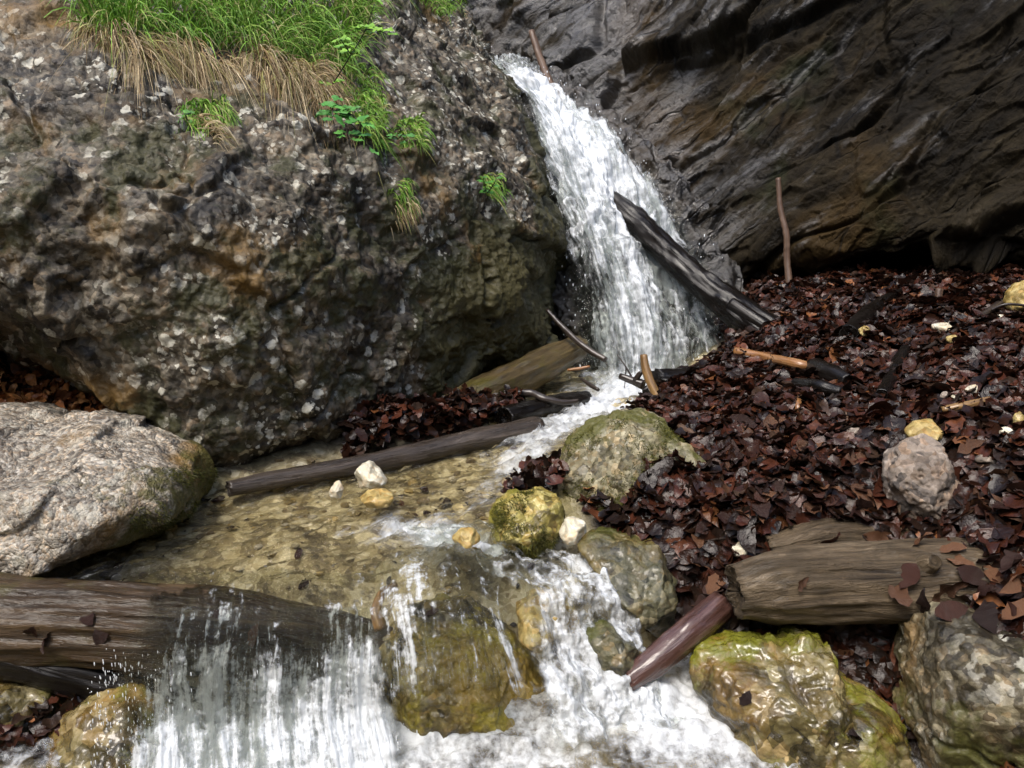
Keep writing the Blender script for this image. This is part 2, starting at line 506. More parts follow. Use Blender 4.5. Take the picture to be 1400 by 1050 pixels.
def water_mat(name, streak=(30, 4), sx=1.0, tint=(.93, .95, .9), white=(.86, .9, .93), lo=.42, hi=.75, bumpd=.02, na=1.2, nb=.6, fscale=28):
    t = NT(name)
    fl = t.attr('flow')
    foam_glint = t.attr('foam_glint', 'Fac')
    n1 = t.noise(t.mapv(fl, scale=(streak[0], streak[1], 1)), 1.0, 6, .62, .6)
    n1b = t.noise(t.mapv(fl, scale=(streak[0] * 3.1, streak[1] * 2.6, 1), loc=(5, 5, 0)), 1.0, 4, .6, .3)
    n2 = t.noise(t.coord(), fscale, 6, .68)
    f = t.math('ADD', foam_glint, t.math('MULTIPLY', t.math('SUBTRACT', n1, .5), na))
    f = t.math('ADD', f, t.math('MULTIPLY', t.math('SUBTRACT', n1b, .5), na * .55))
    f = t.math('ADD', f, t.math('MULTIPLY', t.math('SUBTRACT', n2, .5), nb))
    n0 = t.noise(t.mapv(fl, scale=(streak[0] * .3, streak[1] * .7, 1), loc=(2, 9, 0)), 1.0, 4, .6, .5)
    f = t.math('ADD', f, t.math('MULTIPLY', t.math('SUBTRACT', n0, .5), na * .8))
    fac = t.math('MULTIPLY', t.math('MULTIPLY', t.step(f, lo, hi), .94), t.step(t.attr('body', 'Fac'), .05, .8))
    h = t.math('ADD', n1, t.math('MULTIPLY', n1b, .4))
    h = t.math('ADD', h, t.math('MULTIPLY', n2, .35))
    nrm = t.bump(h, bumpd, 1.0)
    nrm2 = t.bump(h, bumpd * .4, 1.0)
    fr = t.n('Fresnel'); fr.inputs[0].default_value = 1.33; t.put(fr.inputs['Normal'], nrm)
    tp = t.n('BsdfTransparent'); t.put(tp.inputs[0], t.mix(t.attr('body', 'Fac'), (1, 1, 1), tint))
    gl = t.n('BsdfGlossy'); gl.inputs['Roughness'].default_value = .05; t.put(gl.inputs['Normal'], nrm)
    body = t.attr('body', 'Fac')
    cl = t.n('MixShader')
    t.put(cl.inputs[0], t.math('MULTIPLY', fr.outputs[0], body)); t.t.links.new(tp.outputs[0], cl.inputs[1]); t.t.links.new(gl.outputs[0], cl.inputs[2])
    wcol = t.mix(t.step(t.math('ADD', t.math('MULTIPLY', n1b, .5), t.math('MULTIPLY', n2, .5)), .36, .58), tuple(x * .75 for x in white), white)
    df = t.bsdf(wcol, .3, nrm2, .5)
    tl = t.n('BsdfTranslucent'); t.put(tl.inputs[0], white)
    wh = t.n('MixShader'); wh.inputs[0].default_value = .3
    t.t.links.new(df, wh.inputs[1]); t.t.links.new(tl.outputs[0], wh.inputs[2])
    mx = t.n('MixShader')
    t.put(mx.inputs[0], fac)
    t.t.links.new(cl.outputs[0], mx.inputs[1]); t.t.links.new(wh.outputs[0], mx.inputs[2])
    return t.done(mx.outputs[0])
M['fall'] = water_mat('falling_white_water', (24, 3.2), lo=.27, hi=.84, bumpd=.03, na=1.3, nb=.7, fscale=34)
M['cascade'] = water_mat('cascading_water', (26, 3.4), lo=.42, hi=.84, bumpd=.04, na=1.6, nb=1.2, fscale=50)
M['rapids'] = water_mat('tumbling_water', (17, 5.5), lo=.30, hi=.95, bumpd=.035, na=1.5, nb=1.2, fscale=40)
M['stream'] = water_mat('clear_stream_water', (22, 6), lo=.36, hi=1.1, bumpd=.02, na=1.0, nb=.5, tint=(.9, .88, .78), fscale=40)
M['pool'] = water_mat('foaming_pool_water', (9, 7), lo=.15, hi=1.0, bumpd=.02, na=1.1, nb=1.3, tint=(.9, .86, .74), fscale=45)

def drop_mat():
    t = NT('white_water_drops')
    return t.done(t.bsdf((.86, .9, .94), .15, None, .8))
M['drop'] = drop_mat()

def pebble_mat():
    t = NT('stream_pebble')
    n = t.noise(t.coord(), 90, 5, .7)
    return t.done(t.bsdf(t.mix(1.0, t.attr('tint', 'Color'), t.ramp(n, [(.3, (.6, .6, .6)), (.7, (1.2, 1.2, 1.2))]), 'MULTIPLY'), .4, t.bump(n, .004), .5))
M['pebble'] = pebble_mat()

# ------------------------------------------------------------------ ground sheet
CP = [  # px, py, z, zone (0 wet bed .. 1 leaf bank)
    (0, 780, .30, 0), (200, 770, .31, 0), (400, 765, .31, 0), (500, 745, .31, 0), (300, 705, .32, 0), (450, 690, .325, 0),
    (600, 690, .33, 0), (650, 640, .345, 0), (560, 655, .34, 0), (700, 620, .36, 0), (800, 575, .385, 0), (850, 540, .39, 0),
    (740, 590, .385, 0), (900, 515, .40, 0), (820, 500, .40, .2), (560, 610, .40, .5), (650, 570, .42, .6), (740, 520, .43, .4), (350, 655, .37, .2),
    (620, 745, .30, 0), (720, 800, .25, 0), (800, 860, .18, 0), (850, 930, .08, 0), (690, 735, .335, .1),
    (0, 960, .10, 0), (100, 1000, .08, 0), (300, 960, .06, 0), (300, 1030, .0, 0), (500, 1040, -.02, 0), (700, 1020, 0, 0), (900, 1010, .0, 0),
    (1000, 1050, -.02, 0), (1150, 1050, .0, .3), (560, 960, .05, 0), (440, 930, .06, 0),
    (960, 860, .2, .9), (930, 770, .33, 1), (860, 720, .38, .8), (1000, 760, .38, 1), (1100, 700, .45, 1), (1250, 690, .48, 1), (1000, 650, .47, 1), (1200, 640, .52, 1),
    (980, 600, .48, 1), (1000, 550, .51, 1), (1200, 560, .56, 1), (1100, 520, .58, 1), (1200, 480, .64, 1), (1050, 480, .60, 1), (1200, 415, .735, 1), (980, 520, .52, 1), (930, 560, .47, .9), (1060, 405, .73, 1),
    (1080, 880, .2, 1), (1230, 890, .23, 1), (1400, 860, .36, 1), (1380, 720, .5, 1), (1400, 560, .63, 1), (1400, 430, .76, 1), (1600, 560, .72, 1), (1600, 800, .5, 1),
    (930, 430, .60, .6), (760, 440, .5, .5),
    (60, 545, .55, 1), (150, 580, .5, 1), (-200, 560, .55, 1), (-200, 800, .35, .5), (-150, 1000, .12, .2), (230, 640, .42, .6),
]
CP = np.array(CP, float)
CW = Pz(CP[:, 0], CP[:, 1], CP[:, 2])
EXTRA = np.array([[-1.2, 3.2, .5, 1], [-.4, 3.6, .5, 1], [.2, 4.2, .5, 0], [1, 5, .7, 1], [2.5, 4.5, .8, 1], [3, 3, .9, 1], [3, 1.5, .8, 1],
                  [-2.5, 2.5, .6, 1], [-2.5, 1.2, .4, 1], [-1, .6, -.05, 0], [0, .6, -.1, 0], [1, .6, 0, .5], [2, .6, .4, 1],
                  [0, -3, -.3, 0], [-4, -3, .3, 1], [4, -3, .5, 1], [-5, 4, .9, 1], [6, 5, 1.0, 1], [0, 8, .8, 1]], float)
GX = np.concatenate([CW[:, :2], EXTRA[:, :2]])
GZ = np.concatenate([CW[:, 2], EXTRA[:, 2]])
GZONE = np.concatenate([CP[:, 3], EXTRA[:, 3]])

def rbf_fit(X, z, lam):
    n = len(X)
    r = np.linalg.norm(X[:, None] - X[None], axis=-1)
    K = r + 0  # linear radial kernel, smoothed below
    K = np.sqrt(r * r + .04 ** 2)
    A = np.zeros((n + 1, n + 1))
    A[:n, :n] = K - lam * np.eye(n)
    A[:n, n] = 1
    A[n, :n] = 1
    return np.linalg.solve(A, np.append(z, 0))

def rbf_eval(X, w_, q):
    out = np.full(len(q), w_[-1])
    for i in range(0, len(q), 40000):
        s = q[i:i + 40000]
        r2 = ((s[:, None, :] - X[None]) ** 2).sum(-1)
        out[i:i + 40000] += np.sqrt(r2 + .04 ** 2) @ w_[:-1]
    return out
WZ = rbf_fit(GX, GZ, .01)
WZN = rbf_fit(GX, GZONE, .02)

def ground(x, y):
    q = np.stack([np.ravel(x), np.ravel(y)], -1)
    z = rbf_eval(GX, WZ, q)
    zone = np.clip(rbf_eval(GX, WZN, q), 0, 1)
    p3 = np.concatenate([q, np.zeros((len(q), 1))], 1)
    z = z + zone * (.055 * fbm(p3 * 3.5, 3) + .02 * fbm(p3 * 11 + 5, 2)) + (1 - zone) * (.012 * fbm(p3 * 9, 3))
    return z.reshape(np.shape(x)), zone.reshape(np.shape(x))

def ground_hit(px, py, lift=0.0):
    d = ray(float(px), float(py))
    s = np.linspace(.8, 6, 1500)
    p = CAM + d * s[:, None]
    z, _ = ground(p[:, 0], p[:, 1])
    k = np.argmax(p[:, 2] < z + lift)
    return p[k]

def on_bank(pts, rad, lift=.05):
    return [(x_, y_, float(ground_hit(x_, y_ + r_ * .5, lift)[1])) for (x_, y_, _), r_ in zip(pts, rad)]

def stretch(n, a, b, core):
    t = np.linspace(-1, 1, n)
    return t
gx = np.concatenate([np.linspace(-30, -2.2, 14)[:-1], np.linspace(-2.2, 2.8, 400), np.linspace(2.8, 30, 14)[1:]])
gy = np.concatenate([np.linspace(-30, .8, 14)[:-1], np.linspace(.8, 4.8, 330), np.linspace(4.8, 30, 14)[1:]])
XX, YY = np.meshgrid(gx, gy)
ZZ, ZN = ground(XX, YY)
far = np.maximum(np.abs(XX) - 4, 0) + np.maximum(np.abs(YY - 2) - 4, 0)
ZZ = np.where(far > 0, np.clip(ZZ, -.5, 1.2), ZZ)
w1, _, _ = worley(np.stack([XX, YY, ZZ], -1) * 16)
ZZ = ZZ + (1 - ZN) * (.009 * (.5 - w1)) * (far <= 0)
go = mk('ground', np.stack([XX, YY, ZZ], -1), gridfaces(len(gy), len(gx))[:, ::-1], M['ground'], origin=np.zeros(3), fattr={'zone': sstep(.3, .6, ZN)})
tagit(go, 'gravel stream bed and dark soil bank under the water and leaves', 'ground', kind='structure')

# ------------------------------------------------------------------ the big boulder on the left
B = [
    [(-700, -520, 5.2), (-150, -380, 5.2), (0, -300, 5.2), (150, -240, 5.2), (300, -200, 5.2), (450, -150, 5.3), (560, -90, 5.4), (620, 0, 5.5), (660, 60, 5.6), (640, 70, 6.5)],
    [(-700, -330, 3.2), (-150, -220, 3.2), (0, -120, 3.2), (150, -80, 3.15), (300, -60, 3.2), (450, -40, 3.4), (560, 0, 3.7), (632, 50, 4.0), (668, 84, 4.4), (650, 110, 5.6)],
    [(-700, -60, 2.5), (-150, 0, 2.45), (0, 40, 2.5), (150, 60, 2.5), (300, 95, 2.6), (450, 115, 2.8), (560, 120, 3.1), (655, 140, 3.5), (716, 150, 4.0), (690, 170, 5.2)],
    [(-700, 150, 2.1), (-150, 180, 2.1), (0, 200, 2.12), (150, 210, 2.15), (300, 220, 2.25), (450, 230, 2.45), (570, 230, 2.8), (680, 235, 3.2), (742, 250, 3.75), (715, 260, 5.0)],
    [(-700, 300, 1.95), (-150, 310, 1.95), (0, 330, 1.98), (150, 340, 2.02), (300, 350, 2.1), (450, 350, 2.32), (580, 350, 2.68), (690, 350, 3.03), (758, 350, 3.6), (730, 350, 4.9)],
    [(-700, 390, 2.05), (-150, 390, 2.05), (0, 415, 2.08), (130, 480, 2.06), (300, 500, 2.08), (450, 490, 2.32), (580, 455, 2.68), (700, 425, 3.05), (760, 425, 3.55), (730, 425, 4.8)],
    [(-700, 425, 2.5), (-150, 425, 2.5), (0, 448, 2.45), (165, 570, 2.22), (275, 640, 2.12), (450, 607, 2.36), (570, 560, 2.75), (690, 490, 3.1), (762, 475, 3.55), (730, 475, 4.8)],
    [(-700, 425, 3.6), (-150, 425, 3.6), (0, 455, 3.6), (165, 580, 2.9), (290, 650, 2.6), (450, 612, 2.9), (570, 568, 3.3), (700, 500, 3.6), (762, 490, 4.0), (730, 490, 4.9)],
]
BG, BN = patch(B, 460, 640)
low = fbm(BG * 1.6 + 3, 3)
mid_ = fbm(BG * 5 + 9, 4)
rdg = fbm(BG * np.array([3.5, 3.5, 4.5]) + 2, 4, ridge=True)
wf1, wf2, wid = worley(BG * 15 + .15 * fbm(BG * 9, 2)[..., None])
wg1, wg2, wig = worley(BG * 34)
bh, bc = facets(BG * np.array([3.0, 3.0, 4.0]) + .25 * np.stack([mid_, low, mid_], -1))
bh2, bc2 = facets(BG * 8.5 + .2 * mid_[..., None], 3)
disp = .05 * low + .018 * mid_ + .010 * rdg + .045 * bh * sstep(0, .12, bc) + .014 * bh2 * sstep(0, .2, bc2) - .012 * sstep(.09, 0, bc) + .011 * (wid - .35) * sstep(.75, .35, wf1) + .009 * (wig - .3) * sstep(.75, .35, wg1) + .006 * fbm(BG * 40, 3)
BV = BG + BN * disp[..., None]
# broken ledges near the upper left
bmask = np.maximum(sstep(-.5, 0, BV[..., 0]) * sstep(1.15, .75, BV[..., 2]) * .9, sstep(.0, .25, BV[..., 0]) * .9)
boul = mk('boulder', BV, gridfaces(460, 640), M['boulder'], fattr={'mask': bmask})
tagit(boul, 'huge grey-brown conglomerate boulder with pale lichen spots, overhanging the stream, grass on its top', 'boulder')
BNd = gridnormals(BV)
BNd = np.where((np.sum(BNd * (BV - CAM), -1) > 0)[..., None], -BNd, BNd)
BPX, BPY = proj(BV)

# ------------------------------------------------------------------ the wet cliff on the right
def rows(cols, spec):
    return [[(c + dx, py + dp, y) for (c, y, dx, dp) in zip(cols, ys, [0] * len(cols), dpy)] for (py, ys, dpy) in spec]
cx = [520, 660, 780, 880, 1000, 1150, 1300, 1450, 1900]
z9 = [0] * 9
Cc = rows(cx, [
    (-900, [7.4, 7.0, 6.6, 6.2, 5.6, 5.0, 4.5, 4.0, 3.2], z9),
    (-300, [6.3, 6.0, 5.7, 5.3, 4.8, 4.35, 4.0, 3.7, 3.1], z9),
    (0, [5.6, 5.4, 5.1, 4.75, 4.4, 4.05, 3.75, 3.5, 3.0], z9),
    (130, [5.4, 5.2, 4.8, 4.45, 4.15, 3.9, 3.62, 3.4, 2.9], z9),
    (250, [5.3, 5.0, 4.55, 4.2, 3.98, 3.75, 3.5, 3.3, 2.85], z9),
    (335, [5.2, 4.9, 4.45, 4.12, 3.92, 3.68, 3.45, 3.25, 2.8], [0, 0, 0, 10, 15, 10, 0, 8, 10]),
    (385, [5.2, 4.9, 4.45, 4.15, 4.1, 4.1, 3.95, 3.8, 3.4], [0, 0, 0, 10, 5, -5, -12, -5, 0]),
    (400, [5.2, 4.9, 4.5, 4.2, 4.3, 4.7, 4.7, 4.6, 4.4], [0, 20, 30, 30, 10, 0, 0, 0, 0]),
    (430, [5.2, 4.9, 4.5, 4.25, 4.5, 5.3, 5.4, 5.4, 5.4], [0, 60, 80, 90, 40, 0, 0, 0, 0]),
])
CG, CN = patch(Cc, 560, 700)
# strata frame: beds climb from lower left to upper right
ax = np.array([.66, -.3, .72]); ax /= np.linalg.norm(ax)
bx_ = np.cross(ax, [0, 1, 0]); bx_ /= np.linalg.norm(bx_)
cz_ = np.cross(ax, bx_)
S = np.stack([CG @ ax, CG @ bx_, CG @ cz_], -1)
Sw = S + .06 * np.stack([fbm(CG * 1.7 + 5, 2), fbm(CG * 1.7 + 11, 2), fbm(CG * 1.7 + 23, 2)], -1)
ch1, cc1 = facets(Sw * np.array([.9, 2.6, 2.6]))
ch2, cc2 = facets(Sw * np.array([2.4, 7.5, 7.5]), 5)
ch3, cc3 = facets(Sw * np.array([7, 19, 19]), 9)
sd_ = (.05 * fbm(CG * 1.3, 3) + .11 * ch1 * sstep(0, .1, cc1) + .035 * ch2 * sstep(0, .14, cc2) + .012 * ch3
       - .03 * sstep(.07, 0, cc1) + .008 * fbm(CG * 16, 4))
CV = CG + CN * sd_[..., None]
clf = mk('cliff', CV, gridfaces(560, 700), M['cliff'], vattr={'strata': S}, fattr={'wet': .15 - .22 * sstep(.5, 1.7, CV[..., 0])})
tagit(clf, 'dark wet cliff of slanting rock beds behind the waterfall', 'cliff', kind='structure')

# ------------------------------------------------------------------ unseen wall added behind the viewer to block low sky light
aa = np.linspace(math.radians(150), math.radians(390), 90)
hh = np.linspace(-.4, 1, 30)
A2, H2 = np.meshgrid(aa, hh)
GR = 4.6 + .5 * H2
GW = np.stack([GR * np.cos(A2) * 1.05, 1.0 + GR * np.sin(A2), H2 * 4.2], -1)
GW = GW + (.35 * fbm(GW * .6, 4))[..., None] * np.array([1, 1, .3])
tagit(mk('sky_block_wall', GW, gridfaces(30, 90), M['cliff'], vattr={'strata': GW}), 'unseen dark rock wall added behind the viewer to block low sky light', 'cliff', kind='structure')

# ------------------------------------------------------------------ star-outline rocks
_ico = {}
def ico(n):
    if n not in _ico:
        bm = bmesh.new()
        bmesh.ops.create_icosphere(bm, subdivisions=n, radius=1)
        _ico[n] = (np.array([v.co[:] for v in bm.verts]), np.array([[v.index for v in f.verts] for f in bm.faces]))
        bm.free()
    return _ico[n]

def rock(name, label, cat, outline, Y, depth, mat, amp=.05, peb=0.0, facet=.0, k=2.3, level=6, group=None, seed=0, pit=0.0, mask=None, cuts=9, cmin=.76):
    """a boulder with the silhouette seen from the stream, its own distance Y and half-thickness depth (m)"""
    O = np.array(outline, float)
    cen = (O.max(0) + O.min(0)) / 2
    D, F = ico(level)
    th = np.arctan2(D[:, 2], D[:, 0])
    perp = np.hypot(D[:, 0], D[:, 2])
    c = D[:, 1]
    # radius of the outline by angle
    Q = np.concatenate([O, O[:1]])
    seg = np.concatenate([Q[:-1] + (Q[1:] - Q[:-1]) * t for t in np.linspace(0, 1, 12, endpoint=False)])
    a = np.arctan2(-(seg[:, 1] - cen[1]), seg[:, 0] - cen[0])
    r = np.hypot(seg[:, 0] - cen[0], seg[:, 1] - cen[1])
    o = np.argsort(a)
    a, r = a[o], r[o]
    a3 = np.concatenate([a - 2 * np.pi, a, a + 2 * np.pi]); r3 = np.concatenate([r, r, r])
    grid = np.linspace(-np.pi, np.pi, 145)
    rg = np.interp(grid, a3, r3)
    ker = np.array([1, 2, 3, 2, 1]) / 9
    rg = np.convolve(np.concatenate([rg[-5:-1], rg, rg[1:5]]), ker, 'same')[4:-4]
    rad = np.interp(th, grid, rg)
    t = 1 / (perp ** k + np.abs(c) ** k) ** (1 / k)
    rr_ = np.random.default_rng(100 + seed)
    sc0 = np.ones(len(D))
    for _ in range(cuts):
        nn = rr_.normal(size=3); nn /= np.linalg.norm(nn)
        if nn[1] > .3: nn[1] *= -1
        hh_ = rr_.uniform(cmin, .97)
        dn = np.maximum(D @ nn * t, 1e-3)
        lim = hh_ / dn
        sc0 = np.minimum(sc0, lim)
    t = t * sc0
    pp, cc = perp * t, c * t
    base = P(cen[0], cen[1], Y)
    dist = (base - CAM) @ FW
    sc_ = dist / FPX
    size = rg.mean() * sc_
    V = base + (rad * pp * np.cos(th) * sc_)[:, None] * RT + (rad * pp * np.sin(th) * sc_)[:, None] * UP + (depth * cc)[:, None] * np.array([0, 1.0, 0])
    s = seed * 3.7 + Y
    d = amp * size * (fbm(V / size * .9 + s, 3) + .55 * fbm(V / size * 2.7 + s, 4) + .3 * fbm(V / size * 8 + s, 4))
    if facet:
        ht_, cr_ = facets(V / size * 1.5 + s, 0)
        d += facet * size * .6 * ht_ * sstep(0, .12, cr_)
    if peb:
        f1, f2, idn = worley(V * peb + s)
        d += .22 / peb * (idn - .4) * sstep(.75, .3, f1)
    if pit:
        f1, f2, idn = worley(V / size * 4 + s)
        d -= pit * size * sstep(.32, .12, f1) * (idn > .55)
    n = D * np.array([1 / size, 1 / depth, 1 / size]); n /= np.linalg.norm(n, axis=1)[:, None]
    nw = n[:, :1] * RT + n[:, 2:] * UP + n[:, 1:2] * np.array([0, 1.0, 0])
    V = V + nw * d[:, None]
    u_ = (V - base) @ RT / size; v_ = (V - base) @ UP / size
    ob = mk(name, V, F, mat, fattr={'mask': mask(u_, v_) if mask else np.zeros(len(V))})
    tagit(ob, label, cat, group)
    return ob, V, nw

r_pale = rock('boulder', 'pale speckled grey boulder at the left edge, yellow moss on its right end', 'boulder',
     [(-150, 610), (-90, 568), (0, 564), (80, 578), (160, 600), (225, 618), (254, 646), (262, 682), (250, 712), (190, 735), (110, 752), (0, 772), (-120, 790), (-170, 700)], 1.86, .34, M['pale'], amp=.06, facet=.14, cuts=14, cmin=.8, k=2.9, mask=lambda u, v: np.clip(1.3 * (u - .75) - .45 * v, 0, .75) - .12, level=7, seed=1)
r_mid = rock('boulder', 'rounded greenish mossy boulder in the middle of the stream bank', 'boulder',
     [(766, 640), (778, 608), (815, 582), (860, 573), (905, 580), (950, 600), (974, 630), (976, 668), (950, 700), (890, 730), (820, 730), (778, 705)], 2.0, .2, M['mossy'], amp=.08, peb=30, facet=.08, k=2.5, level=7, seed=2)
r_yel = rock('boulder', 'small lumpy yellow-green boulder beside the white stone', 'boulder',
     [(668, 715), (680, 690), (705, 676), (740, 672), (764, 684), (770, 710), (762, 740), (735, 760), (700, 758), (676, 742)], 1.77, .09, M['yellow'], amp=.1, peb=28, facet=.12, level=6, seed=3)
rock('boulder', 'moss-covered dark rock under leaves on the right edge of the lower rapids', 'boulder',
     [(785, 748), (805, 734), (860, 730), (905, 745), (930, 790), (935, 850), (908, 880), (875, 838), (845, 795), (805, 768)], 1.66, .13, M['darkmoss'], amp=.1, peb=30, facet=.1, level=6, seed=4)
rock('boulder', 'wet ochre and green rock with smooth shiny humps at the lower right pool edge', 'boulder',
     [(945, 930), (960, 890), (1010, 884), (1070, 888), (1095, 872), (1130, 880), (1150, 930), (1190, 945), (1230, 985), (1245, 1040), (1200, 1075), (1100, 1050), (1000, 1010)], 1.42, .16, M['wetyellow'], amp=.11, facet=.14, level=7, seed=5, cuts=6)
rock('boulder', 'large grey-brown boulder in the bottom right corner', 'boulder',
     [(1252, 930), (1262, 880), (1295, 856), (1350, 852), (1420, 862), (1520, 900), (1560, 1000), (1540, 1130), (1400, 1150), (1300, 1110), (1265, 1020)], 1.3, .22, M['greyb'], amp=.1, peb=24, facet=.12, k=2.8, level=7, seed=6)
r_cen = rock('boulder', 'ochre mossy rock with water running down both sides between the two lower cascades', 'boulder',
     [(510, 915), (525, 870), (555, 838), (600, 826), (645, 838), (690, 875), (755, 950), (735, 1010), (640, 1040), (555, 1030), (530, 970)], 1.53, .16, M['cenrock'], amp=.09, peb=30, facet=.1, k=2.0, level=7, seed=7, cuts=4, cmin=.85)
rock('boulder', 'pitted tan and grey rock standing on the leaf bank', 'boulder',
     [(1214, 655), (1222, 625), (1240, 604), (1262, 596), (1285, 606), (1300, 640), (1308, 672), (1302, 700), (1270, 720), (1235, 712), (1218, 685)], ground_hit(1260, 694, .05)[1] + .03, .08, M['tan'], amp=.1, facet=.14, pit=.1, level=6, seed=8)
rock('stone', 'flat yellow stone on leaves just above the pitted tan rock', 'stone',
     [(1240, 592), (1255, 578), (1280, 574), (1296, 584), (1290, 600), (1262, 606), (1244, 602)], ground_hit(1265, 598, .06)[1], .05, M['ystone'], amp=.05, cuts=14, cmin=.62, level=5, seed=9)
rock('stone', 'white angular stone beside the yellow-green boulder', 'stone',
     [(763, 728), (772, 711), (786, 706), (800, 714), (804, 730), (792, 744), (772, 744)], 1.72, .035, M['white'], amp=.05, cuts=14, cmin=.62, level=5, seed=10)
rock('stone', 'pale stone half under water left of the yellow-green boulder', 'stone',
     [(617, 735), (630, 724), (648, 724), (657, 736), (652, 750), (628, 750)], 1.72, .035, M['ystone'], amp=.06, level=5, seed=11)
rock('stone', 'white blocky stone with a yellow side in the stream against the grey pole', 'stone',
     [(482, 646), (488, 634), (508, 632), (520, 646), (530, 660), (512, 672), (490, 670)], 2.02, .05, M['white'], amp=.05, cuts=14, cmin=.62, level=5, seed=12)
rock('stone', 'small white pointed stone left of the blocky white stone', 'stone',
     [(450, 672), (456, 660), (463, 657), (470, 670), (466, 682), (452, 682)], 1.95, .025, M['white'], amp=.05, cuts=14, cmin=.62, level=4, seed=13)
rock('stone', 'olive stone awash in front of the blocky white stone', 'stone',
     [(488, 684), (500, 672), (522, 670), (540, 678), (536, 690), (505, 694)], 1.92, .04, M['ystone'], amp=.06, level=5, seed=14)
rock('boulder', 'golden rock under the white water of the right rapids', 'boulder',
     [(702, 835), (730, 815), (770, 812), (790, 835), (770, 868), (735, 885), (708, 870)], 1.545, .075, M['ystone'], amp=.1, facet=.1, level=5, seed=15)
rock('boulder', 'dark brown rock poking out of the right rapids beside the slanting branch', 'boulder',
     [(795, 860), (820, 846), (850, 862), (872, 885), (885, 915), (850, 925), (815, 900)], 1.49, .06, M['darkmoss'], amp=.12, facet=.15, level=5, seed=16)
rock('boulder', 'yellow boulder half cut off by the right edge, under the cliff', 'boulder',
     [(1382, 420), (1386, 398), (1400, 386), (1430, 384), (1450, 410), (1440, 440), (1395, 440)], ground_hit(1390, 428, .05)[1], .1, M['ystone'], amp=.08, facet=.1, level=5, seed=17)
rock('boulder', 'wet ochre rock in the bottom left corner below the dark logs', 'boulder',
     [(60, 985), (110, 952), (180, 950), (225, 985), (250, 1030), (220, 1080), (120, 1100), (60, 1060)], 1.38, .12, M['wetyellow'], amp=.1, facet=.1, level=6, seed=18)
rock('boulder', 'grey wet rock at the left edge under the fallen log', 'boulder',
     [(-80, 960), (-40, 925), (20, 922), (60, 948), (80, 985), (40, 1010), (-60, 1020)], 1.42, .1, M['wetyellow'], amp=.1, facet=.1, level=6, seed=19)
rock('stone', 'pale gravelly stone beneath the left cascade', 'stone',
     [(120, 955), (150, 938), (185, 940), (200, 958), (170, 970), (135, 970)], 1.45, .05, M['white'], amp=.05, cuts=14, cmin=.62, level=5, seed=20)
whites = [
    (1293, 449, 20, 9, 2.75, 'white', 'flat white stone high on the right of the leaf bank'),
    (1302, 464, 9, 7, 2.7, 'ystone', 'small yellowish stone tucked below the flat white stone'),
    (1368, 434, 7, 5, 2.75, 'white', 'tiny white stone near the right edge under the cliff'),
    (1182, 452, 9, 10, 2.9, 'ystone', 'round tan stone by the broken branch on the leaf bank'),
    (1331, 537, 11, 11, 2.12, 'white', 'rounded cream stone above the tan stick at right'),
    (1313, 543, 12, 6, 2.1, 'white', 'small pale stone left of the rounded cream stone'),
    (1293, 541, 7, 6, 2.1, 'tan', 'grey pebble at the left end of the pale stones above the tan stick'),
    (1303, 587, 11, 6, 1.9, 'white', 'pale stone touching the flat yellow stone'),
    (1378, 590, 12, 6, 1.85, 'white', 'white oblong stone near the right edge of the bank'),
    (1369, 613, 8, 5, 1.78, 'white', 'small white stone below the white oblong one'),
    (1339, 646, 8, 4, 1.7, 'white', 'thin white chip on leaves right of the pitted tan rock'),
    (1113, 725, 10, 6, 1.6, 'white', 'bright white chip lying on the grey log'),
    (1011, 751, 13, 13, 1.6, 'white', 'angular cream stone among leaves left of the grey log'),
    (1395, 575, 10, 12, 1.85, 'ystone', 'yellowish stone at the right edge of the leaf bank'),
    (1352, 628, 18, 7, 1.75, 'tan', 'flat grey stone in the leaves right of the pitted rock'),
    (1170, 590, 12, 6, 2.0, 'tan', 'small dull stone in the leaves left of the yellow stone'),
    (905, 838, 8, 6, 1.6, 'ystone', 'small yellow stone on the moss-covered dark rock'),
    (838, 738, 10, 6, 1.7, 'ystone', 'small tan stone at the foot of the mossy round boulder'),
]
for i, (px, py, a, b, Y, m, lab) in enumerate(whites):
    g = ground_hit(px, py + b * .3, .055)
    ang = np.linspace(0, 2 * np.pi, 9)[:-1] + rng.uniform(0, 1)
    rr = rng.uniform(.8, 1.15, 8)
    rock('stone', lab, 'stone', [(px + a * r_ * math.cos(t), py + b * r_ * math.sin(t)) for t, r_ in zip(ang, rr)], g[1] + .01, a * .8 * g[1] / FPX, M[m], amp=.05, cuts=14, cmin=.62, level=4, seed=30 + i, group='small stones on the leaf bank')

